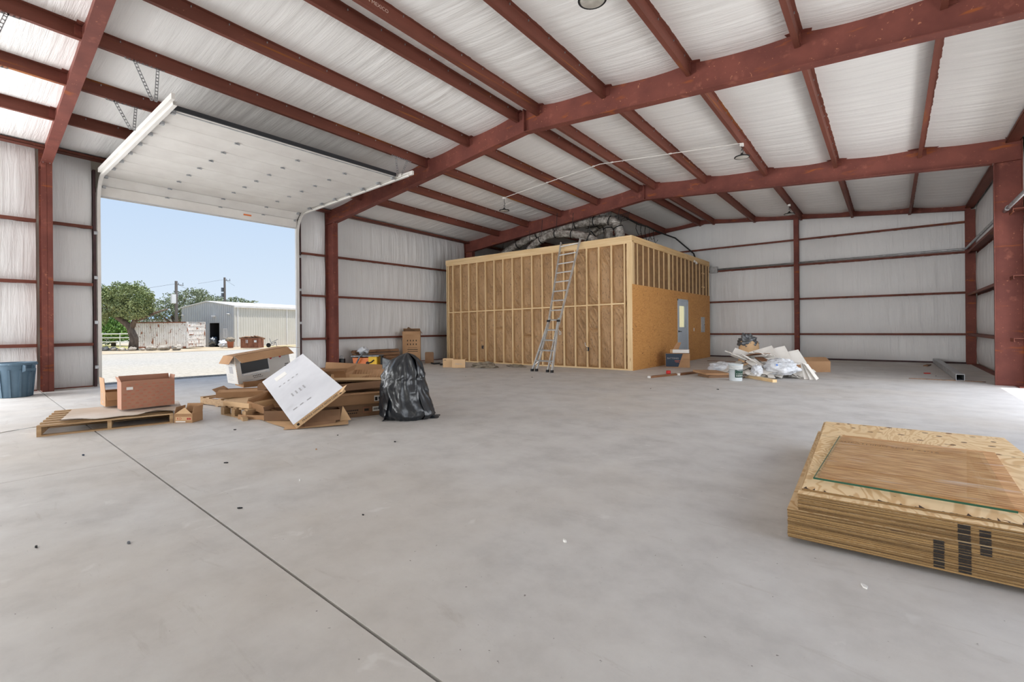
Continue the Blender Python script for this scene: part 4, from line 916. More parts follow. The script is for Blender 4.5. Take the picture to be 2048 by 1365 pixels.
t2 = thing('plastic_scrap', 'crumpled clear plastic heaped on top of the table saw', 'plastic', (-13.15, 8.80, .445), (0, 0, A)); crumple(t2, 'film', wrap, (0, 0, .10), (.17, .18, .11), 3)
t2 = thing('vacuum_hose', 'dark ribbed hose draped down the front of the table saw', 'hose', (-13.0, 8.62, .46)); MB().tube([(.1, .1, .02), (.14, .02, .05), (.12, -.10, -.05), (.06, -.14, -.2), (-.02, -.16, -.33), (-.06, -.2, -.42)], .026, 10).build('hose', toolgrey, t2, True)
t2 = thing('steel_guard', 'tapered grey metal guard lying on the floor right of the table saw', 'tool', (-12.36, 9.36, 0), (0, 0, A))
m = MB(); m.prism([(-.35, -.12, .0), (.55, -.10, 0), (.42, -.09, .07), (-.35, -.12, .34)], (0, .14, 0)); m.build('hood', toolgrey, t2); MB().box((-.36, -.13, .0), (-.30, .04, .38)).build('end_post', black, t2)
for i, (x, y, r_, l_2) in enumerate(((-12.10, 9.1, 20, .34), (-11.85, 9.45, 60, .28), (-12.2, 9.55, 45, .5))):
    t2 = thing('black_tool_part', ['thick black rod lying on the floor nearest the table saw', 'short black rod lying on the floor nearest the rubbish bag', 'longest black rod lying under the grey metal guard'][i], 'tool', (x, y, 0), (0, 0, R(r_)))
    MB().tube([(-l_2 / 2, 0, .03), (l_2 / 2, 0, .03)], .028, 10).build('rod', black, t2); MB().tube([(l_2 / 2, 0, .03), (l_2 / 2 + .06, 0, .03)], .02, 10).build('tip', galv, t2)
for i in range(5):
    lbs = ['rough brown timber on the floor behind the table saw, lowest of its stack', 'rough brown timber second from the floor in the stack behind the table saw', 'rough brown timber in the middle of the stack behind the table saw', 'rough brown timber second from the top of the stack behind the table saw', 'bark-edged rough timber topmost in the stack behind the table saw']
    t2 = thing('rough_timber', lbs[i], 'timber', (-13.60 + .02 * i, 9.75 - .05 * i, .11 * i), (0, 0, R(2 - 1.2 * i)))
    def tf(u, v, i=i):
        a = v * 2 * math.pi; y = -.85 + 1.7 * u; c_, s_ = math.cos(a), math.sin(a)
        f_ = 1 / max(abs(c_), abs(s_)); f_ = 1 + (f_ - 1) * (.8 if i < 4 else .3); w = .007 * noise.noise(Vector((y * 5, a, i * 7)))
        return (c_ * f_ * .115 + w, y, .054 + max(-.053, s_ * f_ * .05 + (w if s_ > 0 else 0)))
    m = MB().grid(tf, 16, 16)
    for q in (0, 16): m.f.append(tuple(q * 17 + k2 for k2 in range(16))); m.m.append(0)
    m.build('log', roughw, t2)
t_ = carton('tall_box', 'tall brown carton with handling symbols and open top, in the corner behind the black bag', 'box', (-13.42, 11.0, .0), (0, 0, R(47)), (.62, .42, 1.14), cardb, {'y-': (-86, .11), 'x+': (-55, .10), 'y+': (150, .2), 'x-': (-86, .11)})
MB().prism([(-.24, .10, 1.14), (.14, .10, 1.14), (-.12, .0, 1.30)], (0, .005, 0)).build('flap', cardd, t_)
to = (0, -.2104, 0); sym = []
for i in range(4):
    for j in range(2): sym += [(-.15 + .10 * i, .66 + .13 * j, .035, .045), (-.14 + .10 * i, .645 + .13 * j, .015, .012)]
marks(t_, ink, to, (1, 0, 0), (0, 0, 1), sym + [(-.14, .48, .36, .022), (-.12, .55, .32, .01)] + [(-.13 + .04 * i, .41, .028, .03) for i in range(9)])
marks(t_, ink, (-.3104, 0, 0), (0, -1, 0), (0, 0, 1), [(-.06, .80, .04, .05), (.03, .80, .05, .05), (-.06, .67, .04, .05), (.03, .67, .05, .05), (-.12, .48, .2, .02), (-.1, .4, .15, .03)])
carton('open_box', 'small brown box half hidden at the foot of the tall carton', 'box', (-12.88, 11.35, 0), (0, 0, R(47)), (.3, .3, .36), cardd, {'y-': (80, .04)})
t_ = carton('flat_box', 'left of two light brown cartons at the foot of the stud wall', 'box', (-10.95, 10.45, 0), (0, 0, R(36)), (.34, .16, .28), cardl, open_top=False); marks(t_, ink, (0, -.0804, 0), (1, 0, 0), (0, 0, 1), [(-.14, .22, .03, .02), (-.10, .22, .03, .02)])
t_ = carton('flat_box', 'right of two light brown cartons at the foot of the stud wall, lettered in black', 'box', (-10.47, 10.42, 0), (R(-8), 0, R(40)), (.40, .10, .26), cardl, {'x+': (40, .05)}, open_top=False); text('lettering', 'Elegance', .06, face((0, -.0508, .12), (1, 0, 0), (0, 0, 1)), inkg, t_)
t_ = thing('insulation_scrap', 'torn grey-brown insulation fluff on the floor right of the two cartons', 'insulation', (-9.9, 11.0, 0)); crumple(t_, 'tuft', fluff, (0, 0, .04), (.42, .30, .12), 8, 26)
t_ = thing('insulation_scrap', 'small tuft of insulation fluff at the wall foot below the ladder left side', 'insulation', (-9.2, 11.7, 0)); crumple(t_, 'tuft', fluff, (0, 0, .02), (.32, .14, .05), 12, 20)
t_ = thing('black_cable', 'black cable coiled along the floor between tall carton and light cartons', 'cable', (-12.3, 10.9, 0))
MB().tube([(-.2, .2, .03), (.1, .05, .03), (.35, .1, .05), (.6, -.1, .03), (.9, -.1, .06), (1.1, -.25, .03), (1.3, -.3, .03)], .028, 8).build('jacket', black, t_); MB().tube([(.2, .25, .02), (.6, .1, .03), (1.0, .0, .05), (1.25, -.2, .03)], .02, 8).build('jacket', toolgrey, t_)
t_ = thing('tool_case', 'small black upright case with white label behind the middle red column', 'case', (-13.55, 8.30, 0), (0, 0, A))
MB().box((-.09, -.06, 0), (.09, .06, .30)).build('body', black, t_); MB().box((.0, -.0615, .03), (.08, -.06, .17)).build('white_label', labelw, t_)
MB().tube([(-.06, 0, .30), (-.06, 0, .36), (-.02, 0, .40), (.03, 0, .39), (.05, 0, .35), (.05, 0, .30)], .009, 6).build('handle', galv, t_)

# ------------------------------------------------------------------ right: box by the door, heap, bucket, boards
t_ = carton('open_box', 'brown and dark blue printed box standing before the grey door', 'box', (-5.02, 14.30, 0), (0, 0, R(17.6)), (.69, .36, .42), cardb, {'x-': (-70, .1)}, open_top=True)
MB().prism([(-.22, .16, .41), (-.02, .16, .41), (.10, .15, .74), (-.02, .15, .74)], (0, .006, 0)).build('raised_flap', cardb, t_)
m = MB().prism([(-.335, -.1815, .02), (.02, -.1815, .02), (.15, -.1815, .41), (-.335, -.1815, .41)], (0, .001, 0)); m.build('blue_print', navy, t_)
text('lettering', 'BATTERIES', .07, face((-.13, -.1822, .27), (1, 0, 0), (0, 0, 1)), inkg, t_); marks(t_, inkr, (0, -.1822, 0), (1, 0, 0), (0, 0, 1), [(-.08, .2, .16, .01), (-.08, .18, .12, .01), (-.06, .15, .12, .008)])
marks(t_, ink, (0, -.1806, 0), (1, 0, 0), (0, 0, 1), [(.16, .25, .18, .004)])
MB().box((-.34, -.17, .405), (.34, .17, .412)).build('top_flap', cardb, t_)
t_ = carton('white_box', 'white flat box lying on the brown and blue printed box', 'box', (-4.90, 14.25, .435), (0, 0, R(14)), (.46, .24, .10), labelw, open_top=False)
MB().box((-.3, -.10, 0), (-.232, .1, .10)).build('end_flap', cardl, t_)
t_ = thing('paint_bucket', 'grey-white plastic bucket with dark green label in front of the rubbish heap', 'bucket', (-2.71, 11.42, 0))
MB().lathe([(0, 0), (.130, 0), (.133, .01), (.147, .34), (.155, .34), (.157, .37), (.15, .375), (.148, .37), (.140, .345), (.128, .03), (0, .03)], 32).build('pail', M('bucket_plastic', S(206, 212, 214), S(190, 197, 200), (6, 6, 6), .45), t_, True)
for z in (.27, .30, .325): MB().lathe([(.143, z), (.152, z + .002), (.152, z + .010), (.144, z + .012)], 32).build('rib', labelw, t_, True)
lm = MB()
a0, a1 = R(-82), R(8)
lm.grid(lambda u, v: ((.1345 + .014 * (.08 + .17 * v) / .34 + .002) * math.cos(a0 + (a1 - a0) * u), (.1345 + .014 * (.08 + .17 * v) / .34 + .002) * math.sin(a0 + (a1 - a0) * u), .08 + .17 * v), 10, 2); lm.build('green_label', green, t_)
lm = MB()
for j in range(3):
    for i in range(5):
        a = a0 + .2 + .24 * i; lm.grid(lambda u, v: (.143 * math.cos(a + .15 * u), .143 * math.sin(a + .15 * u), .11 + .045 * j + .018 * v), 2, 1)
o = lm.build('label_print', labelw, t_); o['kind'] = 'stuff'
MB().tube([(.15 * math.cos(a), .15 * math.sin(a), .33 - .10 * math.sin((a - R(-120)) / R(180) * 3.14)) for a in [R(-120 + 18 * i) for i in range(11)]], .004, 6).build('bail_handle', galv, t_)
def board(label, p, q2, w, h, mat, z=0, end=None):
    p, q2 = Vector(p + (z,)), Vector(q2 + (z,)); L = (q2 - p).length
    t_ = thing('board', label, 'board', (p + q2) / 2, (0, 0, math.atan2(q2.y - p.y, q2.x - p.x))); MB().box((-L / 2, -w / 2, 0), (L / 2, w / 2, h)).build('plank', mat, t_)
    if end: MB().box((-L / 2 - .002, -w / 2 + .001, .001), (-L / 2 + .05, w / 2 + .001, h + .001)).build('painted_end', end, t_)
board('brown board with white-painted end on the floor farthest from the heap', (-4.50, 10.86), (-4.18, 12.0), .09, .045, brownw, 0, labelw)
board('brown board with white-painted end beside the folded carton', (-4.15, 11.85), (-3.75, 13.5), .11, .05, brownw, 0, labelw)
board('pale pine board slanting through the front of the rubbish heap', (-3.45, 13.1), (-1.95, 11.52), .10, .06, pinex)
board('thin grey board on the floor behind the two brown boards', (-4.0, 13.4), (-3.1, 13.9), .12, .03, palw)
carton('flat_box', 'folded brown carton lying flat, upper of two beside the bucket', 'box', (-3.42, 12.05, .07), (R(3), R(2), R(48)), (.62, .58, .05), cardb, open_top=False)
carton('flat_box', 'folded brown carton lying flat, lower of two beside the bucket', 'box', (-3.33, 12.03, .0), (0, 0, R(44)), (.58, .54, .055), cardd, open_top=False)
t_ = thing('bottle_top', 'small red plastic cap on the floor near the brown boards', 'cap', (-4.50, 12.12, 0)); MB().lathe([(0, 0), (.055, 0), (.06, .01), (.055, .08), (.045, .085), (0, .085)], 18).build('cap', redp, t_, True)
HC = Vector((-2.55, 13.0, 0))
def scrap(name, label, loc, rot, size, mat, group=None):
    t_ = thing(name, label, 'board', loc, rot, group)
    l, w, h = size; m = MB(); j = lambda: .88 + .2 * rnd.random()
    pts = [(-l / 2 * j(), -w / 2 * j(), 0), (l / 2 * j(), -w / 2 * j(), 0), (l / 2 * j(), w / 2 * j(), 0), (-l / 2 * j(), w / 2 * j(), 0)]
    m.prism(pts, (0, 0, h)); m.build('piece', mat, t_); return t_
from mathutils.bvhtree import BVHTree
placed = []
def hull(t_):
    t_.matrix_world = Matrix.LocRotScale(t_.location, t_.rotation_euler, None); vs_, fs = [], []
    for ch in t_.children:
        o = len(vs_); vs_ += [t_.matrix_world @ v.co for v in ch.data.vertices]; fs += [[o + i for i in p.vertices] for p in ch.data.polygons]
    return vs_, fs
def settle(t_, step=.012, most=90):
    """lifts a piece until it lies clear of the floor and of the pieces placed before it"""
    vs_, fs = hull(t_); dz = max(0, .002 - min(v.z for v in vs_)); vs_ = [v + Vector((0, 0, dz)) for v in vs_]
    for n in range(most):
        bb = [(min(v[k_] for v in vs_), max(v[k_] for v in vs_)) for k_ in range(3)]
        near = [q for q in placed if all(bb[k_][0] < q[1][k_][1] and q[1][k_][0] < bb[k_][1] for k_ in range(3))]
        tr_ = BVHTree.FromPolygons(vs_, fs)
        if not any(tr_.overlap(q[0]) for q in near): break
        dz += step; vs_ = [v + Vector((0, 0, step)) for v in vs_]
    t_.location.z += dz; placed.append((BVHTree.FromPolygons(vs_, fs), bb)); return t_
rs = random.Random(21)
for i in range(84):
    a, d = rs.random() * 6.28, rs.random() ** .75
    x, y = HC.x + .82 * d * math.cos(a), HC.y + .85 * d * math.sin(a)
    tl = R(4 + 16 * rs.random() + (10 if d > .75 else 0)); wd = i % 6 == 0
    # pieces on the flank slope outward, like a tipped load
    rot = Matrix.Rotation(a, 3, 'Z') @ Matrix.Rotation(tl, 3, 'Y') @ Matrix.Rotation(rs.random() * 3, 3, 'Z')
    t_ = scrap('board_scrap' if wd else 'drywall_scrap', 'brown board scrap buried among white ones in the rubbish heap' if wd else 'broken white drywall scrap lying among others in the rubbish heap', (x, y, .0), rot.to_euler(), (.30 + .45 * rs.random(), .07 + .20 * rs.random(), .013), brownw if wd else gyps, 'brown scraps in the heap' if wd else 'white drywall scraps in the heap')
    settle(t_, most=38 if d < .6 else 24)
for i in range(11):
    x, y = -2.50 + .10 * i, 12.08 + .07 * i
    settle(scrap('drywall_strip', 'white drywall strip fanned out along the front foot of the heap', (x, y, .10), (R(24 + 5 * (i % 3)), R(-14), R(58 + 9 * (i % 4) - 2 * i)), (.46, .10, .014), gyps, 'drywall strips at the front of the heap'), most=6)
for i in range(3):
    settle(scrap('drywall_strip', 'white drywall strip standing on end at the right foot of the heap', (-1.52 + .07 * i, 12.55 - .02 * i, .16), (R(8), R(62 - 6 * i), R(-60 + 14 * i)), (.42, .09, .014), gyps, 'strips standing at the right foot of the heap'), most=4)
for i in range(7):
    settle(scrap('drywall_strip', 'long white strip sloping down from the top left of the heap', (-2.98 + .09 * i, 13.15 - .12 * i, .34 - .03 * i), (R(12), R(20 + 2 * i), R(24 + 6 * (i % 3))), (.85, .10, .013), gyps, 'long strips at the top left of the heap'), most=8)
big = [((-2.50, 13.30, .44), (R(40), R(-18), R(16)), (.56, .50), 'large white panel standing tilted on top of the heap, left of three'), ((-2.16, 13.38, .43), (R(42), R(-14), R(26)), (.46, .52), 'large white panel standing tilted on top of the heap, middle of three'), ((-1.84, 13.5, .42), (R(42), R(-10), R(30)), (.36, .46), 'large white panel standing tilted on top of the heap, right of three'), ((-2.95, 13.3, .40), (R(36), R(20), R(6)), (.55, .34), 'white panel leaning left at the top of the heap')]
for loc, rot, (l, w), lb_ in big: settle(scrap('drywall_piece', lb_, loc, rot, (l, w, .014), gyps), most=4)
for loc, r_, lb_, s_ in (((-1.95, 12.28, .10), (.34, .22, .19), 'milky plastic bag with blue mark at the front of the heap', 5), ((-3.30, 12.85, .0), (.40, .28, .16), 'milky plastic film spread at the left foot of the heap', 9), ((-2.40, 12.05, .06), (.12, .12, .14), 'small twist of milky plastic film hanging at the middle front of the heap', 14)):
    t_ = thing('plastic_film', lb_, 'plastic', loc); crumple(t_, 'film', wrap, (0, 0, .9 * r_[2]), r_, s_, 34, .28)
    if s_ == 5: m = MB(); m.lathe([(0, 0), (.024, 0)], 10); o = m.build('blue_mark', M('blue_ink', S(96, 130, 196), rough=.6), t_); o.matrix_local = face((-.04, -.245, .24), (.8, .3, 0), (0, .3, 1))
carton('open_box', 'long brown carton lying open on its side behind the heap right end', 'box', (-1.72, 14.72, .0), (0, 0, R(36)), (.95, .42, .28), cardb, {'x-': (20, .18), 'y-': (150, .2), 'y+': (150, .2)})
t_ = thing('blue_bundle', 'dark blue bundle inside the mouth of the long brown carton', 'bundle', (-1.98, 14.55, .012)); crumple(t_, 'cloth', navy, (0, 0, .10), (.11, .11, .09), 31, 16)
t_ = thing('torn_sack', 'upright torn brown paper sack stuffed with grey material behind the heap', 'sack', (-3.25, 15.2, 0))
def sk(u, v):
    a = u * 6.283; r_ = .27 - .05 * v + .03 * noise.noise(Vector((math.cos(a) * 2, math.sin(a) * 2, v * 3)))
    return (math.cos(a) * r_ * 1.1, math.sin(a) * r_, .74 * v + (.05 * math.sin(5 * a) if v > .9 else 0))
MB().grid(sk, 28, 10).build('paper_sack', cardl, t_, True); crumple(t_, 'grey_stuffing', toolgrey, (0, 0, .76), (.24, .22, .20), 40, 26, .6)
MB().tube([(-.3, .05, .0), (-.22, 0, .45), (-.14, 0, .95)], .016, 8).build('stick', brownw, t_)
t_ = thing('steel_tube', 'long square galvanised steel tube lying in the corner by the right wall', 'tube', (1.15, 16.9, 0), (0, 0, R(.5)))
m = MB(); m.box((-.068, -3.0, .012), (.068, 3.0, .018)); m.box((-.068, -3.0, .142), (.068, 3.0, .148)); m.box((-.068, -3.0, .018), (-.062, 3.0, .142)); m.box((.062, -3.0, .018), (.068, 3.0, .142)); m.build('tube', galv, t_)
t_ = thing('wood_stick', 'thin weathered wood strip under the near end of the square steel tube', 'stick', (.95, 13.97, 0), (0, 0, R(-.6))); MB().box((-.62, -.03, 0), (.62, .03, .011)).build('strip', roughw, t_)
t_ = thing('wood_offcut', 'short wood offcut beside the far end of the square steel tube', 'wood', (.86, 18.6, 0), (0, 0, R(80))); MB().box((-.3, -.05, 0), (.3, .05, .03)).build('block', roughw, t_)
t_ = thing('red_scrap', 'small red scrap on the floor left of the square steel tube', 'litter', (.72, 15.6, 0)); MB().obox((0, 0, .012), (.12, .06, .02), Matrix.Rotation(R(30), 3, 'Z')).build('scrap', redp, t_)
t_ = thing('plywood_scrap', 'long thin dark strip lying on the floor at the wooden room far corner', 'strip', (-4.6, 17.4, 0), (0, 0, R(2))); MB().box((-.45, -.05, 0), (.5, .05, .012)).build('strip', brownw, t_)

# ------------------------------------------------------------------ foreground: stack of plywood with a glass pane
PO = Vector((-.46, 3.06, 0)); PR = R(2.2)
for i in range(3):
    t_ = thing('spacer_block', ['front wooden spacer under the plywood stack', 'middle wooden spacer under the plywood stack', 'rear wooden spacer under the plywood stack'][i], 'block', PO + Matrix.Rotation(PR, 3, 'Z') @ Vector((.62, .18 + 1.02 * i, 0)), (0, 0, PR)); MB().box((-.55, -.045, 0), (.55, .045, .03)).build('batten', palw, t_)
st = []
z = .030; NS = 23
for i in range(NS):
    dx = .006 * (rnd.random() - .5) + (.05 if i > 13 else 0) + (.012 if i == NS - 1 else 0); dy = .016 * (rnd.random() - .5) + (.022 if i > 13 and i < NS - 1 else 0) + (.10 if i == NS - 1 else 0)
    lb_ = 'plywood sheet in the foreground stack, one of many edge-on layers'
    if i == NS - 1: lb_ = 'top plywood sheet of the foreground stack, knotty pale face under the glass'
    if i == NS - 2: lb_ = 'second plywood sheet from the top of the foreground stack, pale front margin showing'
    if i == 0: lb_ = 'bottom plywood sheet of the foreground stack, lying on the spacers'
    t_ = thing('plywood_sheet', lb_, 'plywood', PO + Matrix.Rotation(PR, 3, 'Z') @ Vector((dx, dy, z)), (0, 0, PR + R(.25 * (rnd.random() - .5))), 'stacked plywood sheets')
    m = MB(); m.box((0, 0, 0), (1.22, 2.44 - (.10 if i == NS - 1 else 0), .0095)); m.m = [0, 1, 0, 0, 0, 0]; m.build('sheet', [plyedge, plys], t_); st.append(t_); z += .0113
    if 1 <= i < NS - 2:
        for a, b2, lo, hi in ((.62, .66, 1, 12), (.71, .755, 0, 21), (.785, .825, 10, 19)):
            if lo <= i <= hi: MB().box((a - dx, -.0008, .0002), (b2 - dx, .0004, .0094)).build('black_stencil', ink, t_)
# top sheet: dark knots, torn edge marks, veneer joint lines
t_ = st[-1]; m = MB(); rk = random.Random(3)
for (x, y) in [(.10, 2.26), (.22, 2.12), (.34, 2.0), (.18, 2.31), (.42, 2.2), (.55, 2.02), (.66, 1.86), (.62, 2.3), (.80, 2.12), (.93, 1.95), (1.02, 2.24), (.72, 2.22), (.30, 2.3), (1.08, 1.9), (.48, 2.31), (.88, 2.30), (1.12, 2.1), (.85, 1.80)]:
    rx, ry = .012 + .014 * rk.random(), .012 + .010 * rk.random()
    m.add([(x + rx * math.cos(a * .7), y + ry * math.sin(a * .7), .0099) for a in range(9)], [tuple(range(9))])
m.build('knots', M('knot_wood', S(112, 76, 48), S(86, 56, 36), (9, 9, 9), .8), t_)['kind'] = 'stuff'
m = MB()
for i in range(40):
    x = 1.18 * rk.random(); l = .006 + .05 * rk.random() ** 3; m.add([(x, .001, .0099), (x + .006 + .02 * rk.random(), .001, .0099), (x + .012 * rk.random(), l, .0099)], [(0, 1, 2)])
m.build('splintered_edge', M('dark_splinter', S(70, 48, 34), rough=.9), t_)['kind'] = 'stuff'
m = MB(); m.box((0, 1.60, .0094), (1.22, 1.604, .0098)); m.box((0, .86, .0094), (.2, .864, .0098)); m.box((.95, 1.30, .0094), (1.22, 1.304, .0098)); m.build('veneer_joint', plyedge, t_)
PT = PO + Vector((0, 0, z + .001))
t_ = thing('board_offcut', 'thin strand board panel lying under the glass on the plywood stack', 'board', PO + Matrix.Rotation(PR, 3, 'Z') @ Vector((.125, .36, z + .0005)), (0, 0, PR - R(3.6)))
MB().box((0, .0, 0), (.90, 1.42, .009)).build('panel', plyosb, t_)
text('stencil', 'SHEATHING SPAN 24/16', .055, face((.30, 1.15, .0094), (1, 0, 0), (0, 1, 0)), M('faded_ink', S(120, 98, 82), rough=.9), t_)
t_ = thing('glass_pane', 'clear glass pane with green edge lying on the plywood stack', 'glass', PO + Matrix.Rotation(PR, 3, 'Z') @ Vector((.105, .29, z + .0105)), (0, 0, PR - R(3.6)))
MB().box((.004, .004, 0), (.846, 1.406, .006)).build('pane', glassy, t_)
for a, b2 in (((0, 0, -.001), (.85, .006, .009)), ((0, .006, 0), (.003, 1.41, .007))): MB().box(a, b2).build('green_edge', gledge, t_)
# litter on the slab
fk = random.Random(11)
lit = [(-6.24, .99, 'dark blue'), (-3.44, .74, 'grey'), (-3.80, .40, 'black'), (-4.80, 1.75, 'black'), (-4.58, 2.51, 'tan'), (-3.75, 1.91, 'white'), (-3.50, 1.36, 'black'), (-2.72, 1.81, 'black'), (-5.0, 3.0, 'black'), (-1.46, 2.29, 'white'), (-6.3, 2.4, 'black'), (-4.2, 3.2, 'black'), (-2.6, 9.6, 'black'), (-3.7, 9.0, 'black'), (-6.9, 9.4, 'black'), (.85, 15.0, 'black'), (-.1, 2.75, 'white'), (-8.4, 8.6, 'black')]
cm_ = {'dark blue': navy, 'grey': toolgrey, 'black': black, 'tan': cardb, 'white': labelw}
wh = ['left of the long floor joint', 'on the near left floor', 'nearest the left bottom corner', 'right of the floor joint crossing', 'on open floor before the slab carton', 'on open floor right of the joint', 'close to the long joint', 'on open floor right of the long joint', 'in front of the slab carton', 'on open floor centre', 'in front of the block pallet', 'in front of the black bag', 'before the paint bucket', 'between bucket and camera', 'before the ladder', 'by the square steel tube', 'at the foot of the plywood stack', 'before the stud wall left end']
for (x, y, c_), w in zip(lit, wh):
    s_ = .008 + .012 * fk.random(); t_ = thing('litter', f'tiny {c_} scrap of litter {w}', 'litter', (x, y, 0), (0, 0, 6 * fk.random()), 'scraps of litter on the concrete')
    m = MB(); m.prism([(-s_, -s_ * .4, 0), (s_ * .6, -s_ * .5, 0), (s_ * 1.2, .1 * s_, 0), (.2 * s_, s_ * .6, 0), (-s_ * .7, s_ * .3, 0)], (0, 0, .006 + .008 * fk.random())); m.build('scrap', cm_[c_], t_)
# stencil on a purlin
tx = text('stencil_lettering', 'MADE IN MEXICO', .075, face((-5.50 + .0052, 3.84, pb(-5.5, 3.84) + .1), (0, 1, -.023), (0, 0, 1)), inkw, ceil)
tx = text('stencil_lettering', 'MADE IN MEXICO', .08, face((-2.46 + .0052, 5.2, pb(-2.46, 5.2) + .1), (0, 1, -.023), (0, 0, 1)), inkw, ceil)

# ------------------------------------------------------------------ outside
# white shipping container
CL, CW, CH = 6.06, 2.44, 2.59
t_ = thing('shipping_container', 'rust-streaked white shipping container across the gravel yard', 'container', (-59.03, 12.96, -.46), (0, 0, R(33.8)))
def corr(p, q2, z0, z1, n, d, nn):
    p, q2, nn = Vector(p), Vector(q2), Vector(nn); m = MB(); vs_ = []
    for i in range(n):
        for f_, o_ in ((0, 0), (.3, 0), (.45, 1), (.85, 1)):
            c_ = p + (q2 - p) * ((i + f_) / n) + nn * d * o_; vs_ += [c_ + Vector((0, 0, z0)), c_ + Vector((0, 0, z1))]
    m.add(vs_, [(2 * i, 2 * i + 2, 2 * i + 3, 2 * i + 1) for i in range(len(vs_) // 2 - 1)]); return m
corr((.1, .05, 0), (CL - .1, .05, 0), .15, CH - .1, 26, .04, (0, -1, 0)).build('corrugated_side', contw, t_)
corr((.1, CW - .05, 0), (CL - .1, CW - .05, 0), .15, CH - .1, 26, .04, (0, 1, 0)).build('corrugated_side', contw, t_)
corr((.05, .1, 0), (.05, CW - .1, 0), .15, CH - .1, 10, .04, (-1, 0, 0)).build('corrugated_end', contw, t_)
MB().box((.02, .02, CH - .06), (CL - .02, CW - .02, CH - .03)).build('roof', contw, t_)
for x in (0, CL - .14):
    for y in (0, CW - .14): MB().box((x, y, 0), (x + .14, y + .14, CH)).build('corner_post', contw, t_)
for y in (0, CW - .1): MB().box((.14, y, 0), (CL - .14, y + .1, .15)).build('bottom_rail', rust, t_); MB().box((.14, y, CH - .1), (CL - .14, y + .1, CH)).build('top_rail', rust if y == 0 else contw, t_)
for y0, y1 in ((.15, CW / 2 - .005), (CW / 2 + .005, CW - .15)):
    do = MB().box((CL - .1, y0, .1), (CL - .05, y1, CH - .1)).build('door', contw, t_)
    for f_ in (.3, .72):
        y = y0 + (y1 - y0) * f_; MB().tube([(CL - .02, y, .1), (CL - .02, y, CH - .1)], .022, 6).build('lock_rod', contw, do)
    for z in (.45, .85, 1.3, 1.75, 2.15): MB().box((CL - .05, y0 + .05, z), (CL - .03, y1 - .05, z + .09)).build('door_rib', contw, do)
MB().box((CL - .03, .3, 1.25), (CL + .0, .7, 1.36)).build('rust_plate', rust, t_)
# cream metal building
t_ = thing('metal_building', 'cream metal building with grey gable and dark doorway beyond the yard', 'building', (-62.05, 18.23, -.55), (0, 0, R(16.4)))
GW, GLn, EH, RH = 8.45, 24, 4.36, 4.95
ox0, ox1, oh = 4.55, 6.1, 2.6
def gz_(x): return EH + (RH - EH) * (1 - abs(2 * x / GW - 1))
for pts in ([(0, 0, 0), (ox0, 0, 0), (ox0, 0, gz_(ox0)), (GW / 2, 0, RH), (0, 0, EH)], [(ox0, 0, oh), (ox1, 0, oh), (ox1, 0, gz_(ox1)), (ox0, 0, gz_(ox0))], [(ox1, 0, 0), (GW, 0, 0), (GW, 0, EH), (ox1, 0, gz_(ox1))]): MB().prism(pts, (0, .05, 0)).build('gable_wall', bldgg, t_)
MB().box((GW - .05, .05, 0), (GW, GLn, EH)).build('long_wall', bldgl, t_); MB().box((0, .05, 0), (.05, GLn, EH)).build('long_wall', bldgl, t_)
MB().prism([(-.1, -.12, EH - .02), (GW / 2, -.12, RH), (GW / 2, -.12, RH + .08), (-.1, -.12, EH + .06)], (0, GLn + .2, 0)).build('roof_slope', whitep, t_)
MB().prism([(GW + .1, -.12, EH - .02), (GW / 2, -.12, RH), (GW / 2, -.12, RH + .08), (GW + .1, -.12, EH + .06)], (0, GLn + .2, 0)).build('roof_slope', whitep, t_)
MB().box((GW + .0, -.1, EH - .16), (GW + .16, GLn, EH + .05)).build('gutter', whitep, t_)
for y in (.25, 6.6, 13): MB().box((GW + .0, y, .1), (GW + .10, y + .10, EH - .12)).build('downspout', whitep, t_)
MB().box((GW - .12, -.03, 0), (GW + .03, .1, EH)).build('corner_trim', bldgl, t_)
m = MB()
for i in range(80): m.box((GW, .4 + .3 * i, 0), (GW + .03, .46 + .3 * i, EH - .1))
m.build('siding_rib', bldgl, t_)['kind'] = 'stuff'
m = MB()
for i in range(28):
    x = .15 + .3 * i
    if x > GW - .15: continue
    z0 = oh + .05 if ox0 - .06 < x < ox1 + .02 else 0; m.box((x, -.03, z0), (x + .06, .0, gz_(x) - .05))
m.build('siding_rib', bldgg, t_)['kind'] = 'stuff'
MB().box((ox0, 3.0, 0), (ox1, 3.05, oh)).build('inside_darkness', dark, t_); MB().box((ox0 - .05, .05, 0), (ox0, 3, oh)).build('inside_wall', dark, t_); MB().box((ox1, .05, 0), (ox1 + .05, 3, oh)).build('inside_wall', dark, t_); MB().box((ox0 - .05, .05, oh), (ox1 + .05, 3, oh + .05)).build('inside_wall', dark, t_)
w_o = MB(); 
for a, b2 in (((6.75, -.05, 1.0), (6.82, 0, 2.0)), ((7.33, -.05, 1.0), (7.4, 0, 2.0)), ((6.75, -.05, 1.93), (7.4, 0, 2.0)), ((6.75, -.05, 1.0), (7.4, 0, 1.07))): w_o.box(a, b2)
w_o = w_o.build('window', whitep, t_); MB().box((6.82, -.02, 1.07), (7.33, -.01, 1.93)).build('pane', cardg, w_o)
MB().obox((5.35, -.12, 3.35), (.45, .2, .18)).build('wall_lamp', whitep, t_); MB().obox((.3, -.1, 3.55), (.3, .15, .12)).build('wall_lamp', whitep, t_); MB().tube([(7.3, -.05, 3.6), (7.9, -.15, 3.5)], .06, 6).build('wall_lamp', whitep, t_)
t_ = thing('machine', 'grey-blue machine standing in the dark doorway of the metal building', 'machine', (-57.1, 19.7, -.52)); crumple(t_, 'body', toolgrey, (0, 0, .55), (.55, .4, .5), 50, 14); MB().tube([(-.3, -.2, .15), (.5, -.2, .15)], .15, 10).build('wheel', black, t_)
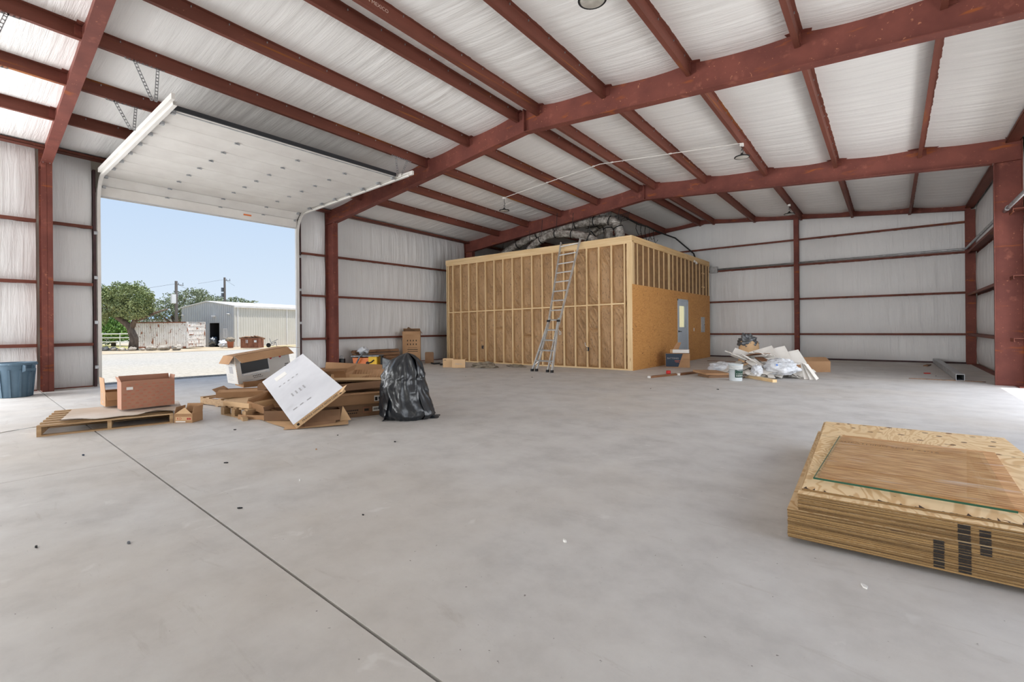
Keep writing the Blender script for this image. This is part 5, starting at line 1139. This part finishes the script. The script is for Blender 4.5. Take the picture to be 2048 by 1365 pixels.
# dumpster and bins
t_ = thing('dumpster', 'rusty brown dumpster filled with scrap before the metal building', 'dumpster', (-48.5, 20.1, -.50), (0, 0, R(38)))
t_.scale = (.82, .82, .9)
m = MB()
for a, b2 in (((-1.05, -.6, .08), (1.05, -.55, 1.05)), ((-1.05, .55, .08), (1.05, .6, 1.05)), ((-1.05, -.55, .08), (-1.0, .55, 1.05)), ((1.0, -.55, .08), (1.05, .55, 1.05)), ((-1.05, -.6, .03), (1.05, .6, .08))): m.box(a, b2)
m.build('box', rust, t_)
for x in (-1.0, -.35, .35, .94): MB().box((x, -.64, .05), (x + .06, -.6, 1.05)).build('stiffener', rust, t_)
MB().box((-1.1, -.66, 1.0), (1.1, -.58, 1.08)).build('rim', rust, t_); MB().box((-.42, -.606, .55), (-.2, -.602, .9)).build('paper_sign', labelw, t_); MB().box((.55, -.606, .62), (.85, -.602, .85)).build('paper_sign', labelw, t_)
for i in range(7):
    q = thing('scrap_wood', 'weathered scrap piece poking out of the rusty dumpster', 'scrap', (-48.5 + .22 * (i - 3), 20.1 + .17 * (i - 3), .45), (R(10 * (i % 3)), R(-6 + 4 * i), R(38 + 9 * i)), 'scrap in the dumpster'); MB().box((-.4, -.08, 0), (.4, .08, .12 + .03 * (i % 3))).build('plank', roughw, q)
t_ = thing('terracotta_tub', 'terracotta-coloured tub heaped with junk beside the building corner', 'tub', (-51.3, 19.2, -.50)); t_.scale = (.72, .72, .8); MB().lathe([(0, 0), (.33, 0), (.42, .75), (.48, .76), (.48, .84), (.40, .84), (.32, .1), (0, .1)], 20).build('tub', terra, t_, True); crumple(t_, 'junk', fluff, (0, 0, 1.0), (.55, .5, .3), 61, 16)
t_ = thing('junk_pile', 'loose pile of pale junk left of the terracotta tub', 'junk', (-52.3, 18.9, -.5)); crumple(t_, 'junk', wrap, (0, 0, .4), (.4, .4, .35), 63, 14)
t_ = thing('wheelbarrow', 'small frame with wheel standing right of the dumpster', 'cart', (-48.2, 21.9, -.5), (0, 0, R(38)))
m = MB()
for p, q2 in (((-.4, 0, .2), (.3, 0, .55)), ((-.4, 0, .2), (.1, 0, .2)), ((.1, 0, .2), (.3, 0, .55)), ((-.1, 0, .5), (.5, .1, .8)), ((.3, 0, .55), (.45, 0, .0)), ((-.1, 0, .35), (-.35, .1, .9))): m.tube([p, q2], .025, 6)
m.build('frame', toolgrey, t_); MB().tube([(-.4, -.04, .22), (-.4, .04, .22)], .22, 14).build('wheel', black, t_)
# rocks around the oak
rr = random.Random(5)
for i, (x, y, s_) in enumerate([(-55.2, 10.9, .55), (-54.3, 11.3, .42), (-53.6, 11.9, .5), (-52.9, 12.5, .35), (-52.3, 13.0, .62), (-51.5, 13.75, .7), (-50.7, 14.5, .8), (-56.2, 10.5, .5), (-53.1, 13.6, .35)]):
    t_ = thing('rock', 'pale boulder in the ring of rocks around the leaning oak', 'rock', (x, y, -.52), (0, 0, i), 'rocks around the oak'); crumple(t_, 'stone', rockm, (0, 0, s_ * .3), (s_ * .7, s_ * .5, s_ * .36), 70 + i, 12, .35)
# white pipe fence
t_ = thing('pipe_fence', 'white three-rail pipe fence behind the leaning oak', 'fence', (-67, 13, -.57), (0, 0, R(39)))
for i in range(8): MB().tube([(-7 + 2 * i, 0, 0), (-7 + 2 * i, 0, 1.62)], .05, 8).build('post', whitep, t_)
for z in (.65, 1.1, 1.52): MB().tube([(-7, 0, z), (7, 0, z)], .055, 8).build('rail', whitep, t_)
# utility poles
def upole(label, x, y, zt, n):
    t_ = thing('utility_pole', label, 'pole', (x, y, -.6)); h = zt + .6
    MB().tube([(0, 0, 0), (0, 0, h)], [.19, .14], 10).build('pole', polew, t_)
    MB().beam((0, .0, h - .4), (.45, .6, h - .5), .07, .07).build('crossarm', polew, t_)
    for k2 in (.15, .42): MB().tube([(k2, k2 * 1.3, h - .42), (k2, k2 * 1.3, h - .2)], .04, 6).build('insulator', toolgrey, t_)
    if n == 1: MB().box((-.25, -.5, h - 2.6), (.3, -.1, h - 1.55)).build('white_box', labelw, t_)
    else:
        for k2 in (0, 1): MB().tube([(-.32, -.2, h - 2.1 - .8 * k2), (-.32, -.2, h - 1.5 - .8 * k2)], .17, 8).build('transformer', toolgrey, t_)
    for s_ in (-1, 1): MB().tube([(0, 0, h - .3), (-10 * .3, 14 * s_ * .3 * .6, h - .9)], .012, 4).build('wire', black, t_)
upole('utility pole with white box rising behind the shipping container', -64.4, 18.4, 7.0, 1)
upole('utility pole with grey transformers rising behind the metal building roof', -77.0, 28.1, 9.1, 2)
# trees
def tree(label, base, trunk, blobs, mat, n, size, seed, name='oak_tree', twigs=True):
    t_ = thing(name, label, 'tree', base); o = Vector(base); q = random.Random(seed)
    if trunk:
        m = MB()
        for pts, r0, r1 in trunk: m.tube([Vector(p) - o for p in pts], [r0 + (r1 - r0) * i / (len(pts) - 1) for i in range(len(pts))], 9)
        m.build('trunk', bark, t_, True)
    vs_, fs = [], []
    tot = sum(b[1][0] * b[1][1] * b[1][2] for b in blobs)
    for c_, r_ in blobs:
        for i in range(int(n * r_[0] * r_[1] * r_[2] / tot)):
            d = Vector((q.gauss(0, 1), q.gauss(0, 1), q.gauss(0, 1))).normalized(); rad = (.40 + .60 * q.random() ** .5) * (1 + .55 * noise.noise(d * 2.3 + Vector((seed, c_[0], 0))))
            p = Vector(c_) - o + Vector((d.x * r_[0], d.y * r_[1], d.z * r_[2])) * rad
            a = Vector((q.gauss(0, 1), q.gauss(0, 1), q.gauss(0, 1))).normalized(); b2 = a.orthogonal().normalized(); s_ = size * .8 * (.6 + .8 * q.random())
            k2 = len(vs_); vs_ += [p - a * s_, p + b2 * s_ * .55, p + a * s_, p - b2 * s_ * .55]; fs.append((k2, k2 + 1, k2 + 2, k2 + 3))
    m = MB(); m.v, m.f, m.m = vs_, fs, [0] * len(fs); f_ = m.build('foliage', mat, t_); f_['kind'] = 'stuff'
    return t_
tree('leaning oak with broad pale green crown beside the shipping container', (-55.1, 12.3, -.5),
     [([(-55.1, 12.3, -.5), (-55.0, 12.35, .6), (-55.4, 12.1, 1.7), (-56.3, 11.3, 2.7), (-56.9, 10.8, 3.6)], .40, .17), ([(-55.3, 12.2, 1.5), (-55.2, 12.6, 2.6), (-54.6, 13.2, 3.8)], .26, .1), ([(-55.9, 11.7, 2.3), (-56.4, 11.9, 3.4), (-56.2, 12.0, 4.6)], .2, .08), ([(-55.2, 12.5, 2.2), (-53.6, 13.8, 3.0), (-52.8, 14.4, 3.3)], .16, .05)],
     [((-57.0, 10.7, 3.7), (1.6, 1.7, 1.5)), ((-55.4, 12.0, 4.5), (1.5, 1.6, 1.25)), ((-54.4, 12.7, 3.5), (1.1, 1.1, 1.1)), ((-57.6, 10.1, 4.7), (1.2, 1.3, .9)), ((-54.2, 13.0, 4.4), (.8, .8, .7)), ((-55.3, 12.1, 3.2), (1.4, 1.4, .9)), ((-55.4, 12.1, 5.15), (.8, .8, .4)), ((-58.6, 9.2, 3.4), (1.2, 1.3, 1.4))], leaf1, 21000, .115, 1)
tree('grey-green oak with bare branches behind the shipping container', (-71.5, 20.5, -.6),
     [([(-71.5, 20.5, -.6), (-71.4, 20.6, 1.5), (-71.8, 20.0, 3.2)], .4, .2), ([(-71.5, 20.5, 1.5), (-72.4, 19.3, 3.0), (-72.8, 18.2, 3.7)], .2, .06), ([(-71.4, 20.6, 1.5), (-70.4, 22.0, 3.6), (-69.6, 23.2, 5.4)], .22, .05), ([(-71.4, 20.6, 1.8), (-71.6, 21.0, 4.2), (-71.2, 21.6, 6.2)], .2, .05)],
     [((-72.4, 19.0, 4.0), (2.0, 1.9, 1.2)), ((-71.6, 20.4, 5.2), (1.4, 1.4, 1.0)), ((-70.5, 22.0, 5.6), (1.6, 1.6, 1.2)), ((-71.0, 21.4, 3.6), (1.8, 1.7, 1.3)), ((-69.8, 23.0, 4.6), (1.6, 1.6, 1.2)), ((-70.0, 22.7, 6.2), (1.1, 1.1, .5)), ((-73.0, 18.2, 2.6), (1.5, 1.5, 1.2)), ((-70.2, 22.4, 2.6), (1.6, 1.6, 1.2))], leaf2, 7000, .14, 2)
tree('distant low oak showing over the roof of the metal building', (-88.6, 31.6, -.6), [([(-88.6, 31.6, -.6), (-88.5, 31.8, 4.5)], .35, .15)],
     [((-89.4, 30.3, 6.2), (2.2, 2.2, 1.2)), ((-87.4, 33.4, 5.6), (2.4, 2.4, 1.3)), ((-86.2, 35.2, 5.4), (1.8, 1.8, 1.0)), ((-88.2, 32.0, 5.0), (3.2, 3.2, 1.0))], leaf2, 4500, .18, 3)
tree('dark green bushy tree filling the space behind the pipe fence', (-72.0, 14.2, -.6), [([(-72, 14.2, -.6), (-72, 14.3, 2.0)], .25, .1)],
     [((-72.2, 14.0, 1.4), (2.2, 2.2, 1.6)), ((-71.0, 15.6, 1.2), (1.8, 1.8, 1.3)), ((-73.4, 12.4, 1.6), (2.2, 2.2, 1.6)), ((-71.8, 14.6, 2.6), (1.6, 1.6, .9))], leaf3, 9000, .15, 4, 'bush_tree')
tree('thin tree top just showing beside the right door jamb', (-60.5, 39.0, -.6), [([(-60.5, 39.0, -.6), (-60.5, 39.0, 7.0)], .2, .06)], [((-60.5, 39.0, 6.4), (.9, .9, 1.1))], leaf2, 700, .15, 6)
t_ = thing('distant_house', 'pale blue roofed house glimpsed between the trees', 'house', (-84.5, 22.9, -.6), (0, 0, R(38)))
MB().box((-2.6, -2, 0), (2.6, 2, 3.6)).build('wall', bldgg, t_); MB().prism([(-3.0, -2.4, 3.6), (-3.0, 2.4, 3.6), (-3.0, 0, 4.7)], (6.0, 0, 0)).build('roof', M('blue_metal_roof', S(150, 176, 204), rough=.5), t_); MB().box((-1.2, -2.03, 1.2), (.2, -2.0, 2.4)).build('window', toolgrey, t_)
